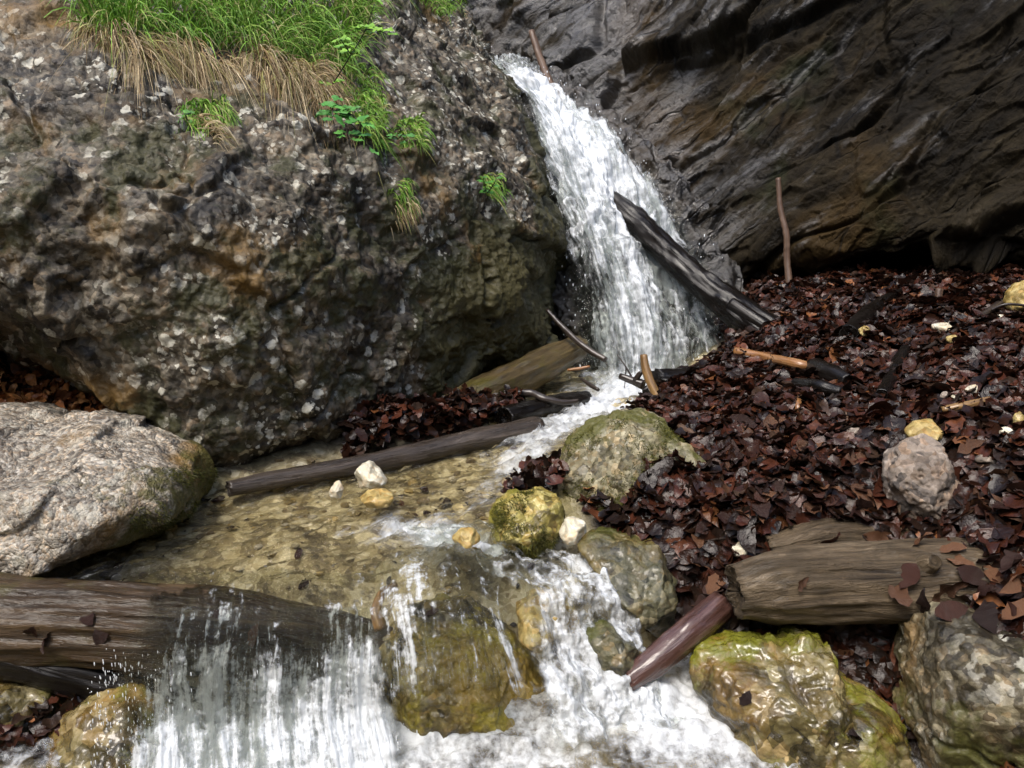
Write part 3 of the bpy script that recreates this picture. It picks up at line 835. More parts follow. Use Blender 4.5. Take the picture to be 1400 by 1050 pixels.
# ------------------------------------------------------------------ logs and sticks
def tube(pts, rad, du=.008, around=36, bark=.06, barkf=9.0, seed=0, capcut=.15, world=None, knob=0.0):
    W = P(*np.array(pts, float).T) if world is None else np.array(world, float)
    L = np.linalg.norm(np.diff(W, axis=0), axis=1).sum()
    n = max(6, int(L / du))
    C = cr(W, n)
    if world is None:
        rw = np.array(rad, float) * ((W - CAM) @ FW) / FPX
    else:
        rw = np.array(rad, float)
    R = np.interp(np.linspace(0, 1, n), np.linspace(0, 1, len(rw)), rw)
    T = np.gradient(C, axis=0); T /= np.linalg.norm(T, axis=1)[:, None]
    ref = np.array([0, 0, 1.0]) if abs(T[0, 2]) < .9 else np.array([1.0, 0, 0])
    A = ref - (T @ ref)[:, None] * T; A /= np.linalg.norm(A, axis=1)[:, None]
    Bv = np.cross(T, A)
    s = np.concatenate([[0], np.cumsum(np.linalg.norm(np.diff(C, axis=0), axis=1))])
    th = np.linspace(0, 2 * np.pi, around, endpoint=False)
    ct, st = np.cos(th), np.sin(th)
    rm = R.mean()
    q = np.stack([np.broadcast_to(ct * 1.0, (n, around)), np.broadcast_to(st * 1.0, (n, around)), np.repeat((s / rm)[:, None], around, 1)], -1) + seed * 7.1
    d = bark * (fbm(q * np.array([barkf / 3, barkf / 3, .35]), 4) + .9 * fbm(q * np.array([.8, .8, .3]) + 5, 2))
    if knob:
        f1, _, idn = worley(q * np.array([1.2, 1.2, .5]) + 3)
        d = d + knob * sstep(.5, .1, f1) * (idn > .6)
    RR = R[:, None] * (1 + d)
    G = C[:, None] + RR[..., None] * (A[:, None] * ct[None, :, None] + Bv[:, None] * st[None, :, None])
    # ragged ends
    for e, sg in ((0, -1), (-1, 1)):
        G[e] = G[e] + sg * T[e] * (rm * capcut * (1 + fbm(q[e] * 2.2, 3)))[:, None]
    rest = np.stack([RR * ct, RR * st, np.repeat(s[:, None], around, 1)], -1) + seed * .37
    V = [G.reshape(-1, 3)]; RS = [rest.reshape(-1, 3)]
    i = np.arange(n * around).reshape(n, around)
    j = np.roll(i, -1, axis=1)
    F = [np.stack([i[:-1], j[:-1], j[1:], i[1:]], -1).reshape(-1, 4)]
    nv = n * around
    for e, ring, flip in ((0, i[0], True), (n - 1, i[-1], False)):
        prev = ring
        for kk, f in enumerate((.93, .55, .12)):
            sgn = 1 if flip else -1
            ringv = C[e] + (G[e] - C[e]) * f + sgn * T[e] * rm * (.03 + .12 * (1 - f)) + (rng.normal(0, .04, (around, 1)) * rm * T[e])
            V.append(ringv); RS.append(np.stack([RR[e] * ct * f * .3, RR[e] * st * f * .3, np.full(around, s[e]) + f * .5], -1))
            cur = nv + np.arange(around); nv += around
            a_, b_ = (cur, prev) if flip else (prev, cur)
            F.append(np.stack([a_, np.roll(a_, -1), np.roll(b_, -1), b_], -1))
            prev = cur
        mid = V[-1].mean(0, keepdims=True)
        V.append(mid); RS.append(RS[-1].mean(0, keepdims=True))
        q4 = [prev, np.roll(prev, -1), np.full(around, nv), np.full(around, nv)]
        nv += 1
        F.append(np.stack([q4[0], q4[1], q4[2], q4[2]], -1) if False else np.stack([prev, np.roll(prev, -1), np.full(around, nv - 1), np.full(around, nv - 1)], -1))
    V = np.concatenate(V); RS = np.concatenate(RS); F = np.concatenate(F)
    return V, F, RS

def mk_tube(name, V, F, RS, mat, parent=None):
    tri = F[:, 2] == F[:, 3]
    # cap fans as quads joined through a doubled middle are split into triangles by storing all faces as triangles
    Q = F[~tri]
    T_ = np.concatenate([Q[:, [0, 1, 2]], Q[:, [0, 2, 3]], F[tri][:, :3]])
    return mk(name, V, T_, mat, parent=parent, vattr={'rest': RS})

def log(name, label, cat, pts, rad, mat, group=None, stubs=(), bank=False, **kw):
    if bank: pts = on_bank(pts, rad)
    o = mk_tube(name, *tube(pts, rad, **kw), mat)
    tagit(o, label, cat, group)
    for nm, p2, r2, m2 in stubs:
        mk_tube(nm, *tube(p2, r2, du=.006, around=12, bark=.08, seed=kw.get('seed', 0) + 1), m2, parent=o)
    return o

log('log', 'dark wet log leaning through the waterfall down to the leaf bank', 'log',
    [(800, 252, 4.0), (850, 289, 3.8), (905, 338, 3.62), (960, 388, 3.45), (1020, 433, 3.3), (1070, 470, 3.16)], [14, 17, 18, 19, 22, 19], M['wetlog'], bark=.12, barkf=7, knob=.18, seed=1, around=48,
    stubs=[('splinter', [(1000, 415, 3.3), (1045, 445, 3.2), (1085, 470, 3.12)], [9, 10, 5], M['wetlog'])])
log('log', 'thick brown water-worn log at the lower left with the cascade pouring over it', 'log',
    [(-140, 848, 1.5), (0, 852, 1.5), (150, 857, 1.505), (300, 866, 1.51), (440, 886, 1.52), (540, 905, 1.55)], [62, 62, 60, 57, 50, 42], M['brownlog'], bark=.1, barkf=14, seed=2, around=110, knob=.08)
log('log', 'dark log wedged under the thick log at the left edge', 'log',
    [(-140, 880, 1.46), (0, 895, 1.46), (90, 918, 1.46), (190, 945, 1.47), (260, 960, 1.5)], [34, 34, 30, 24, 18], M['wetlog'], bark=.1, seed=3, around=48)
log('log', 'weathered grey-brown log with coarse grain lying on the right bank', 'log',
    [(1008, 808, 1.52), (1060, 800, 1.525), (1150, 796, 1.53), (1260, 792, 1.515), (1360, 790, 1.475), (1470, 788, 1.43)], [36, 51, 55, 56, 52, 50], M['greylog'], bark=.13, barkf=9, seed=4, around=96, capcut=.12, knob=.06,
    stubs=[('knot', [(1262, 776, 1.48), (1272, 770, 1.455), (1278, 768, 1.44)], [17, 13, 9], M['greylog'])])
log('log', 'split grey plank-like log lying behind the weathered log, half under leaves', 'log',
    [(1050, 752, 1.62), (1130, 735, 1.65), (1230, 735, 1.66), (1340, 745, 1.66)], [22, 28, 28, 24], M['greylog'], bark=.14, seed=5, around=56)
log('log', 'long thin grey wet pole lying along the left edge of the stream', 'log',
    [(314, 668, 2.03), (380, 655, 2.1), (480, 638, 2.2), (580, 618, 2.33), (660, 600, 2.45), (735, 584, 2.58)], [11, 12.5, 13.5, 15, 16, 15], M['polelog'], bark=.07, seed=6, around=36)
log('log', 'mossy brown log against the foot of the big boulder, reaching to the waterfall', 'log',
    [(540, 592, 2.5), (610, 562, 2.7), (680, 530, 2.9), (740, 500, 3.08), (788, 476, 3.25)], [15, 21, 24, 24, 18], M['mosslog'], bark=.12, seed=7, around=48)
log('log', 'short dark log end sticking out of the debris above the stream', 'log',
    [(690, 572, 2.6), (740, 560, 2.75), (800, 548, 2.95)], [15, 17, 13], M['wetlog'], bark=.14, seed=8, around=36)
log('branch', 'glossy reddish-brown branch slanting down into the rapids', 'branch',
    [(858, 932, 1.44), (900, 900, 1.47), (945, 862, 1.51), (985, 828, 1.56)], [15, 20, 21, 20], M['redwood'], bark=.07, seed=9, around=40, knob=.1)
log('log', 'black log stump end by the pool at the foot of the waterfall', 'log',
    [(900, 530, 2.78), (935, 533, 2.82), (985, 540, 2.9)], [24, 27, 24], M['wetlog'], bark=.2, seed=10, around=44, capcut=.3)
log('stick', 'peeled yellow stick standing at the edge of the white pool', 'stick',
    [(880, 486, 2.68), (884, 508, 2.66), (895, 535, 2.63), (911, 560, 2.6)], [5, 6, 6.5, 7], M['yellowstick'], bark=.08, seed=11, around=16)
log('stick', 'orange-brown peeled stick lying beside the foot of the leaning log', 'stick',
    [(1006, 480, 2.95), (1045, 489, 2.85), (1085, 497, 2.78), (1112, 503, 2.74)], [6, 7, 7.5, 6.5], M['orangestick'], bark=.06, bank=True, seed=12, around=18)
log('stick', 'thick black stub continuing from the orange stick', 'stick',
    [(1116, 503, 2.72), (1135, 512, 2.68), (1160, 522, 2.62)], [14, 14, 10], M['wetlog'], bark=.12, bank=True, seed=13, around=24)
log('stick', 'grey-black slab of wood below the black stub', 'stick',
    [(1090, 524, 2.6), (1120, 530, 2.55), (1150, 536, 2.5)], [8, 11, 7], M['wetlog'], bark=.12, bank=True, seed=14, around=20)
log('stick', 'thin brown stick standing upright against the dark cliff', 'stick',
    [(1064, 244, 3.75), (1067, 285, 3.72), (1075, 320, 3.68), (1076, 355, 3.66), (1079, 392, 3.62)], [3.4, 3.8, 4.2, 4.4, 5], M['brownstick'], bark=.08, seed=15, around=12, knob=.25)
log('stick', 'brown stick stuck in the top of the waterfall, leaning on the cliff', 'stick',
    [(727, 44, 4.6), (738, 78, 4.5), (750, 110, 4.4), (766, 140, 4.3)], [4.5, 5, 5.5, 6], M['brownstick'], bark=.08, seed=16, around=12, knob=.2)
log('twig', 'dark twig slanting from the boulder into the foot of the waterfall', 'twig',
    [(748, 424, 3.2), (772, 450, 3.15), (800, 475, 3.1), (828, 492, 3.05)], [3, 4, 4.5, 4], M['darkstick'], bark=.1, seed=17, around=12)
log('driftwood', 'forked grey driftwood piece in the white pool', 'driftwood',
    [(848, 514, 2.9), (864, 520, 2.88), (880, 526, 2.86)], [4, 5.5, 7], M['darkstick'], bark=.1, seed=18, around=14,
    stubs=[('fork', [(868, 520, 2.87), (874, 512, 2.86), (878, 508, 2.85)], [4, 4, 2], M['darkstick']),
           ('twig', [(866, 520, 2.88), (856, 502, 2.9), (844, 485, 2.93)], [1.4, 1.2, .8], M['darkstick']),
           ('twig', [(856, 502, 2.9), (855, 515, 2.9), (854, 530, 2.89)], [1, .8, .6], M['darkstick'])])
log('twig', 'short brown twig floating left of the white pool', 'twig',
    [(795, 518, 2.95), (808, 527, 2.9), (818, 533, 2.86)], [2, 3, 2.5], M['darkstick'], bark=.1, seed=19, around=10)
log('twig', 'orange twig lying on the wet rock left of the waterfall foot', 'twig',
    [(776, 506, 3.0), (792, 504, 3.0), (806, 501, 3.0)], [2, 2.5, 2], M['orangestick'], bark=.1, seed=20, around=10)
log('twig', 'curved dark twig in the debris left of the pool', 'twig',
    [(700, 538, 2.75), (725, 537, 2.75), (745, 545, 2.72), (770, 550, 2.72), (790, 548, 2.74)], [4, 5, 5, 4, 3], M['darkstick'], bark=.12, seed=21, around=12)
log('stick', 'short weathered stump stick standing in the leaves under the cliff', 'stick',
    [(1284, 396, 3.0), (1283, 406, 2.99), (1285, 420, 2.98)], [5, 5, 6], M['brownstick'], bark=.1, seed=22, around=14)
log('branch', 'broken dark branch poking up from the leaf bank below the cliff', 'branch',
    [(1160, 456, 2.85), (1185, 430, 2.9), (1212, 410, 2.98), (1234, 396, 3.05)], [12, 11, 8, 3], M['wetlog'], bark=.16, bank=True, seed=23, around=20)
log('branch', 'long thin dark branch crossing the leaves to the right edge', 'branch',
    [(1240, 492, 2.5), (1285, 465, 2.55), (1340, 432, 2.6), (1385, 405, 2.65), (1440, 380, 2.7)], [2, 3, 4, 5, 6], M['darkstick'], bark=.1, bank=True, seed=24, around=12,
    stubs=[('twig', [(1355, 424, 2.62), (1378, 416, 2.6), (1420, 420, 2.58)], [2, 2, 1.5], M['darkstick'])])
log('stick', 'tan stick lying right of the pale stones on the bank', 'stick',
    [(1288, 561, 2.02), (1318, 555, 2.02), (1352, 547, 2.04)], [6, 6, 5], M['yellowstick'], bark=.12, bank=True, seed=25, around=16)
log('stick', 'short orange splinter standing in the leaves near the middle of the bank', 'stick',
    [(1096, 532, 2.5), (1092, 550, 2.45), (1088, 570, 2.4)], [4, 4, 2], M['orangestick'], bark=.12, bank=True, seed=26, around=12)
log('twig', 'thin grey twig lying diagonally across the leaf bank', 'twig',
    [(1155, 522, 2.45), (1130, 550, 2.3), (1105, 585, 2.12)], [2, 2.5, 2], M['darkstick'], bark=.1, bank=True, seed=27, around=10)
log('stick', 'pale brown stick poking out beside the mossy round boulder', 'stick',
    [(930, 583, 2.2), (945, 592, 2.15), (958, 602, 2.1)], [5, 5, 4], M['brownstick'], bark=.1, bank=True, seed=28, around=12)
log('twig', 'thin dark twig lying beside the angular cream stone', 'twig',
    [(965, 740, 1.66), (995, 735, 1.66), (1025, 733, 1.66)], [1.5, 2.2, 1.8], M['darkstick'], bark=.1, bank=True, seed=29, around=10)
log('stick', 'black stick pointing at the pitted tan rock from the left', 'stick',
    [(1190, 630, 1.86), (1206, 624, 1.86), (1222, 618, 1.86)], [4, 5, 5], M['wetlog'], bark=.1, bank=True, seed=30, around=12)
log('branch', 'dark broken branch in the hollow above the pale stones', 'branch',
    [(1205, 540, 2.2), (1225, 505, 2.3), (1238, 478, 2.35)], [8, 10, 7], M['wetlog'], bark=.2, bank=True, seed=31, around=16)
log('branch', 'ochre bent root piece stuck on the crest of the lower left cascade', 'branch',
    [(520, 860, 1.40), (514, 835, 1.42), (522, 812, 1.46), (540, 800, 1.5)], [9, 7, 6, 4], M['yellowstick'], bark=.15, seed=32, around=16)

# ------------------------------------------------------------------ leaves
_lu = np.linspace(0, 1, 9)
_lw = _lu ** .62 * (1 - _lu) ** .85 / .404
_lw[0] = .03; _lw[-1] = .02
def leaf_template():
    T = []
    for u, wd in zip(_lu, _lw):
        for v in (-1, 0, 1):
            T.append((u, v, wd))
    return np.array(T)
_LT = leaf_template()
_LF = gridfaces(9, 3)

def palette(n, kind):
    if kind == 'dead':
        base = np.array([(.018, .0075, .005), (.034, .012, .008), (.010, .006, .005), (.055, .021, .012), (.11, .048, .022), (.03, .019, .015)])
        p = [.33, .24, .30, .05, .015, .065]
    elif kind == 'dry':
        base = np.array([(.22, .09, .035), (.32, .15, .06), (.12, .05, .025), (.4, .22, .1)])
        p = [.35, .25, .3, .1]
    k = rng.choice(len(base), n, p=p)
    return base[k] * rng.uniform(.9, 2.2, (n, 1)) * np.array([1.0, .95, .80])

def leaves_geo(pos, nrm, size, fold=.2, curl=.4, heading=None):
    n = len(pos)
    nrm = nrm / np.linalg.norm(nrm, axis=1)[:, None]
    h = rng.normal(size=(n, 3)) if heading is None else heading
    a = h - np.sum(h * nrm, 1)[:, None] * nrm
    a /= np.linalg.norm(a, axis=1)[:, None] + 1e-9
    b = np.cross(nrm, a)
    u, v, wd = _LT[:, 0], _LT[:, 1], _LT[:, 2]
    asp = rng.uniform(.24, .34, n)
    cu = rng.normal(0, curl, n); fo = rng.normal(fold, .25, n)
    sw = rng.normal(0, .25, n)
    X = (u - .5)[None] * np.ones((n, 1))
    Yy = (v * wd)[None] * asp[:, None] + sw[:, None] * (u - .5)[None] ** 2
    wob = rng.normal(0, .04, (n, 27)) * (.3 + np.abs(v)[None])
    Yy = Yy * rng.uniform(.85, 1.12, (n, 27))
    X = X + rng.normal(0, .012, (n, 27))
    Z = cu[:, None] * ((u - .5)[None] ** 2) + fo[:, None] * np.abs(v * wd)[None] * asp[:, None] + wob
    V = pos[:, None] + size[:, None, None] * (X[..., None] * a[:, None] + Yy[..., None] * b[:, None] + Z[..., None] * nrm[:, None])
    F = (np.arange(n) * 27)[:, None, None] + _LF[None]
    rest = np.tile(np.stack([u, v * wd * .3, 0 * u], -1)[None], (n, 1, 1))
    return V.reshape(-1, 3), F.reshape(-1, 4), rest.reshape(-1, 3)

def litter(name, label, x, y, lift, size, kind='dead', tilt=.5, zfun=None):
    z, _ = ground(x, y)
    if zfun is not None:
        z = np.maximum(z, zfun)
    pos = np.stack([x, y, z + lift], -1)
    e = .03
    zx, _ = ground(x + e, y); zy, _ = ground(x, y + e); z0, _ = ground(x, y)
    nr = np.stack([-(zx - z0) / e, -(zy - z0) / e, np.ones_like(x)], -1) + rng.normal(0, tilt, (len(x), 3))
    V, F, R = leaves_geo(pos, nr, size)
    o = mk(name, V, F, M['leaf'], vattr={'rest': R}, cattr={'tint': np.repeat(palette(len(x), kind), 27, 0)})
    return tagit(o, label, 'leaf litter', kind='stuff')

N0 = 130000
x = rng.uniform(-.1, 3.2, N0); y = rng.uniform(.75, 4.7, N0)
z, zn = ground(x, y)
px, py = proj(np.stack([x, y, z], -1))
lump = fbm(np.stack([x, y, 0 * x], -1) * 5, 3)
keep = (zn > .55 + .12 * lump) & (px > 700) & ~((px > 1000) & (px < 1400) & (py > 760) & (py < 850) & (y < 1.62) & (rng.random(N0) < .6))
# no leaves on the pool and the rapids
keep &= ~((px < 1000) & (py > 860)) & ~((px < 900) & (py < 560)) & ~((px < 770) & (py < 720))
keep &= rng.random(N0) < np.clip(1.15 - .12 * y, .4, 1)
x, y = x[keep], y[keep]
n = len(x)
litter('leaf_litter', 'bank of wet dark brown beech leaves covering the right side up to the cliff', x, y, rng.uniform(0, .06, n), rng.uniform(.032, .082, n), tilt=.3)

def blob(cx_, cy_, rx, ry, n, rot=0):
    a = rng.uniform(0, 2 * np.pi, n); r = np.sqrt(rng.random(n))
    u, v = rx * r * np.cos(a), ry * r * np.sin(a)
    return cx_ + u * math.cos(rot) - v * math.sin(rot), cy_ + u * math.sin(rot) + v * math.cos(rot)

g = ground_hit(65, 545)
x, y = blob(g[0], g[1], .42, .22, 700, -.2)
litter('leaf_litter', 'heap of dry orange-brown leaves in the hollow behind the pale boulder', x, y, rng.uniform(0, .06, 700), rng.uniform(.035, .06, 700), 'dry', .6)
g = ground_hit(600, 597)
x, y = blob(g[0], g[1] + .05, .36, .1, 520, .75)
litter('leaf_litter', 'dark wet leaves packed between the grey pole and the mossy log', x, y, rng.uniform(.02, .1, 520), rng.uniform(.04, .07, 520), 'dead', .6)
g = ground_hit(720, 680)
x, y = blob(g[0] + .02, g[1], .07, .09, 90, .2)
litter('leaf_litter', 'small clump of dark leaves caught behind the yellow-green boulder', x, y, rng.uniform(.03, .08, 90), rng.uniform(.035, .06, 90), 'dead', .8)
g = ground_hit(45, 1015)
x, y = blob(g[0], g[1], .13, .07, 170, 0)
litter('leaf_litter', 'dark wet leaves piled on the rocks in the bottom left corner', x, y, rng.uniform(.04, .1, 170), rng.uniform(.03, .055, 170), 'dead', .6)

xs_ = rng.uniform(-1.2, .5, 420); ys_ = rng.uniform(1.55, 2.9, 420)
zs_, zns_ = ground(xs_, ys_)
pxs_, pys_ = proj(np.stack([xs_, ys_, zs_], -1))
ks = (zns_ < .3) & (fbm(np.stack([xs_ * 3, ys_ * 3, 0 * xs_], -1), 3) > -.02)
xs_, ys_ = xs_[ks], ys_[ks]
litter('leaf_litter', 'scattered dark leaves and bits sunk on the yellow stream bed', xs_, ys_, rng.uniform(.004, .012, len(xs_)), rng.uniform(.012, .04, len(xs_)), 'dead', .12)

ng_ = 1500
xg = rng.uniform(-1.3, .6, ng_); yg = rng.uniform(1.5, 3.1, ng_)
zg, zng = ground(xg, yg)
kg = (zng < .35) & (zg > .22)
xg, yg, zg = xg[kg], yg[kg], zg[kg]
ng_ = len(xg)
Dg, Fg = ico(3)
Vg = np.zeros((ng_, len(Dg), 3))
cg_ = np.zeros((ng_, len(Dg), 3))
pal_g = np.array([(.45, .37, .2), (.55, .48, .32), (.34, .27, .14), (.38, .28, .11), (.2, .15, .08), (.5, .45, .36)])
sg = .004 + .016 * rng.random(ng_) ** 3
for i in range(ng_):
    dd = Dg * rng.uniform(.6, 1.3, 3) * np.array([1, 1, .55])
    for _ in range(5):
        nn = rng.normal(size=3); nn /= np.linalg.norm(nn)
        ex = np.maximum(dd @ nn - rng.uniform(.5, .8), 0)
        dd = dd - ex[:, None] * nn
    a_ = rng.uniform(0, 6.28)
    dd = dd @ np.array([[math.cos(a_), math.sin(a_), 0], [-math.sin(a_), math.cos(a_), 0], [0, 0, 1]])
    Vg[i] = dd * sg[i] + np.array([xg[i], yg[i], zg[i] + sg[i] * .1])
    cg_[i] = pal_g[rng.integers(0, 6)] * rng.uniform(.7, 1.2)
tagit(mk('gravel', Vg.reshape(-1, 3), ((np.arange(ng_) * len(Dg))[:, None, None] + Fg[None]).reshape(-1, 3), M['pebble'], smooth=False, cattr={'tint': cg_.reshape(-1, 3)}),
      'small yellowish gravel stones on the bed of the shallow stream', 'gravel', kind='stuff')

# thin twigs scattered over the leaf bank
for i in range(34):
    px_, py_ = rng.uniform(960, 1390), rng.uniform(420, 720)
    if 1205 < px_ < 1315 and 570 < py_ < 720: continue
    a_ = rng.uniform(0, math.pi); L_ = rng.uniform(15, 45)
    p_ = [(px_ + L_ * q_ * math.cos(a_) + rng.normal(0, 2), py_ + L_ * q_ * math.sin(a_) * .6 + rng.normal(0, 1.5), 0) for q_ in (-1, -.3, .3, 1)]
    log('twig', 'thin dark twig caught among the wet leaves of the bank', 'twig', p_, [1.0, 1.5, 1.4, .7], M[('darkstick', 'brownstick')[i % 3 == 0]], group='thin twigs on the leaf bank', bank=True, bark=.1, seed=60 + i, around=8)

# single leaves that stand out (each its own object)
protos = []
for k in range(6):
    V, F, R = leaves_geo(np.zeros((1, 3)), np.array([[0, 0, 1.0]]), np.array([1.0]), .2, .4, np.array([[1.0, 0, 0]]))
    cols = [(.03, .013, .009), (.05, .02, .013), (.10, .05, .028), (.02, .011, .009), (.15, .075, .04), (.045, .025, .02)][k]
    me_o = mk('fallen_leaf', V, F, M['leaf'], origin=np.zeros(3), vattr={'rest': R}, cattr={'tint': np.tile(np.array(cols)[None], (27, 1))})
    protos.append(me_o)
used = [False] * 6
from mathutils import Euler
def leaf_at(pos, size, k, rot, label, group):
    if used[k]:
        o = protos[k].copy()
        COL.objects.link(o)
    else:
        o = protos[k]; used[k] = True
    o.location = pos
    o.scale = (size,) * 3
    o.rotation_euler = rot
    tagit(o, label, 'leaf', group)
    return o
special = [
    (1241, 789, 1.455, .062, 1, (1.1, .1, 1.4), 'dark red-brown leaf standing on the front of the weathered log'),
    (1292, 800, 1.45, .075, 2, (1.0, -.1, .2), 'large tan leaf with clear veins on the front of the weathered log'),
    (1360, 790, 1.45, .055, 4, (.8, .2, -.2), 'pale orange leaf lying on the weathered log near the right edge'),
    (1375, 815, 1.42, .05, 5, (.9, 0, .6), 'greyish leaf below the pale orange leaf on the log'),
    (1095, 797, 1.45, .035, 2, (1.2, .2, .3), 'small two-tone leaf stuck to the middle of the weathered log'),
    (1300, 838, 1.42, .07, 1, (.7, .2, .1), 'long brown leaf hanging under the weathered log above the corner boulder'),
    (1350, 845, 1.38, .075, 3, (.7, -.2, -.3), 'dark leaf lying on top of the corner boulder'),
    (1150, 650 + 240, 1.36, .05, 4, (.5, .3, -.9), 'tan leaf fallen beside the ochre rock'),
    (590, 838, 1.36, .045, 1, (1.2, .1, 1.3), 'red-brown leaf plastered on the ochre mossy rock in the rapids'),
    (300, 838, 1.40, .04, 1, (1.0, .3, 1.0), 'red leaf caught on the crest of the cascade'),
    (346, 870, 1.385, .05, 4, (1.3, .2, 1.5), 'orange leaf hanging in the falling water of the cascade'),
    (885, 690, 1.80, .05, 1, (.9, 0, .5), 'brown leaf leaning on the mossy round boulder'),
    (890, 632, 1.84, .02, 4, (1.0, .3, 1.0), 'tiny orange leaf stuck on the face of the mossy round boulder'),
    (60, 1018, 1.30, .04, 4, (.7, .3, .4), 'bright orange leaf on the dark leaf pile in the bottom left corner'),
    (1020, 955, 1.29, .035, 3, (.8, .3, .3), 'dark leaf stuck to the left hump of the ochre rock'),
    (1168, 1005, 1.29, .04, 3, (.9, -.3, .8), 'black leaf on the lower face of the ochre rock'),
]
bpy.context.view_layer.update()
_dg = bpy.context.evaluated_depsgraph_get()
def leaf_on(px_, py_, s_, k, rot, lab, grp):
    d_ = Vector(ray(float(px_), float(py_))).normalized()
    ok, loc, nrm, _, _, _ = sc.ray_cast(_dg, Vector(CAM), d_)
    q = nrm.to_track_quat('Z', 'Y') @ Euler((rot[0] * .3, rot[1] * .5, rot[2] * 3)).to_quaternion()
    o = leaf_at(loc + nrm * (.10 * s_), s_, k, q.to_euler(), lab, grp)
    return o
for (px_, py_, Y, s_, k, rot, lab) in special:
    leaf_on(px_, py_, s_, k, rot, lab, 'single fallen leaves')
for (px_, py_, lab) in ((45, 862, 'dark red leaf stuck to the thick left log near the left edge'), (120, 848, 'ragged dark leaf on top of the thick left log'), (138, 868, 'red-brown leaf below the ragged one on the thick left log'), (62, 880, 'curled red leaf low on the thick left log')):
    leaf_on(px_, py_, .045, int(rng.integers(0, 2)), rng.normal(0, 1, 3), lab, 'single fallen leaves')
for (px_, py_) in ((1255, 745), (1300, 752), (1345, 765), (1385, 770), (1330, 790), (1345, 815), (1390, 800), (1270, 835), (1320, 825), (1375, 840), (1130, 742), (1200, 735), (1225, 812), (1395, 835), (1310, 770)):
    leaf_on(px_, py_, rng.uniform(.05, .075), int(rng.integers(0, 6)), rng.normal(0, 1, 3), 'wet brown leaf lying on the right half of the weathered log', 'leaves on the weathered log')
gl = 0
while gl < 150:
    px_, py_ = rng.uniform(930, 1400), rng.uniform(600, 860)
    if 1000 < px_ and 735 < py_: continue
    if 1205 < px_ < 1315 and 590 < py_ < 720: continue
    if px_ < 985 and py_ < 715: continue
    g = ground_hit(px_, py_)
    leaf_at(g + np.array([0, -.01, .05]), rng.uniform(.05, .085), int(rng.integers(0, 6)), (rng.normal(.25, .4), rng.normal(0, .4), rng.uniform(0, 6.28)),
            'large wet brown beech leaf lying on top of the leaf bank', 'large leaves on top of the bank')
    gl += 1

# ------------------------------------------------------------------ water
def flowgrid(G):
    du = np.concatenate([np.zeros((1, G.shape[1])), np.cumsum(np.linalg.norm(np.diff(G, axis=0), axis=-1), 0)])
    dv = np.concatenate([np.zeros((G.shape[0], 1)), np.cumsum(np.linalg.norm(np.diff(G, axis=1), axis=-1), 1)], 1)
    dv = dv - dv.mean(1, keepdims=True)
    return np.stack([dv, du, np.zeros_like(du)], -1)

def water_sheet(name, label, ctrl, nr, nc, mat, foam_glint_fn, amp=.02, freq=(16, 3.5), lump=.0, lumpf=9, offset=0.0):
    G, N = patch(ctrl, nr, nc)
    fl = flowgrid(G)
    q = np.stack([fl[..., 0] * freq[0], fl[..., 1] * freq[1], np.full(fl.shape[:2], offset)], -1)
    uu, vv = np.meshgrid(np.linspace(0, 1, nc), np.linspace(0, 1, nr))
    d = amp * (fbm(q, 4) + .4 * fbm(q * 3.1, 3)) + lump * fbm(G * lumpf + offset, 4)
    V = G + N * d[..., None]
    # ragged side edges
    rag = .05 + .05 * fbm(np.stack([vv * 9, uu * 3, 0 * uu + offset], -1), 3)
    body = sstep(rag - .03, rag + .09, uu) * sstep(rag - .03, rag + .09, 1 - uu) * sstep(1.0, .9, vv + .06 * fbm(np.stack([uu * 14, 0 * uu, 0 * uu + offset], -1), 3))
    if name == 'waterfall': body = sstep(-.02, .07, uu + .05 * fbm(np.stack([vv * 14, 0 * uu, 0 * uu + offset], -1), 3)) * sstep(-.02, .07, 1 - uu + .05 * fbm(np.stack([vv * 14, 0 * uu + 4, 0 * uu + offset], -1), 3))
    if name == 'cascade': body = body * sstep(0, .22, uu + .10 * fbm(np.stack([vv * 6, uu * 8, 0 * uu + offset], -1), 3))
    o = mk(name, V, gridfaces(nr, nc), mat, fattr={'foam_glint': foam_glint_fn(uu, vv, G), 'body': body}, vattr={'flow': fl + offset})
    tagit(o, label, 'water', kind='structure')
    return V, N

def edge(uu, a=.08, b=.92, soft=.1):
    return sstep(0, a, uu) * sstep(1, b, uu)

FALL = [
    [(655, 80, 4.75), (672, 82, 4.75), (690, 84, 4.75), (706, 86, 4.75), (722, 92, 4.75)],
    [(672, 92, 4.45), (690, 92, 4.42), (704, 96, 4.42), (718, 102, 4.45), (738, 112, 4.5)],
    [(716, 130, 4.25), (732, 132, 4.2), (750, 136, 4.2), (768, 142, 4.25), (788, 150, 4.3)],
    [(728, 175, 4.08), (755, 180, 4.02), (780, 185, 4.0), (805, 188, 4.05), (852, 196, 4.1)],
    [(742, 235, 3.94), (775, 240, 3.84), (806, 243, 3.84), (838, 246, 3.9), (902, 252, 3.95)],
    [(756, 300, 3.82), (795, 305, 3.70), (830, 310, 3.68), (868, 316, 3.76), (945, 325, 3.84)],
    [(775, 375, 3.7), (815, 378, 3.58), (855, 380, 3.55), (900, 385, 3.6), (978, 392, 3.7)],
    [(785, 440, 3.6), (830, 442, 3.47), (875, 444, 3.44), (925, 446, 3.48), (1002, 452, 3.58)],
    [(790, 510, 3.5), (835, 512, 3.38), (880, 514, 3.34), (935, 512, 3.38), (1015, 508, 3.46)],
    [(788, 545, 3.3), (838, 545, 3.2), (885, 545, 3.15), (940, 540, 3.2), (1004, 535, 3.3)],
]
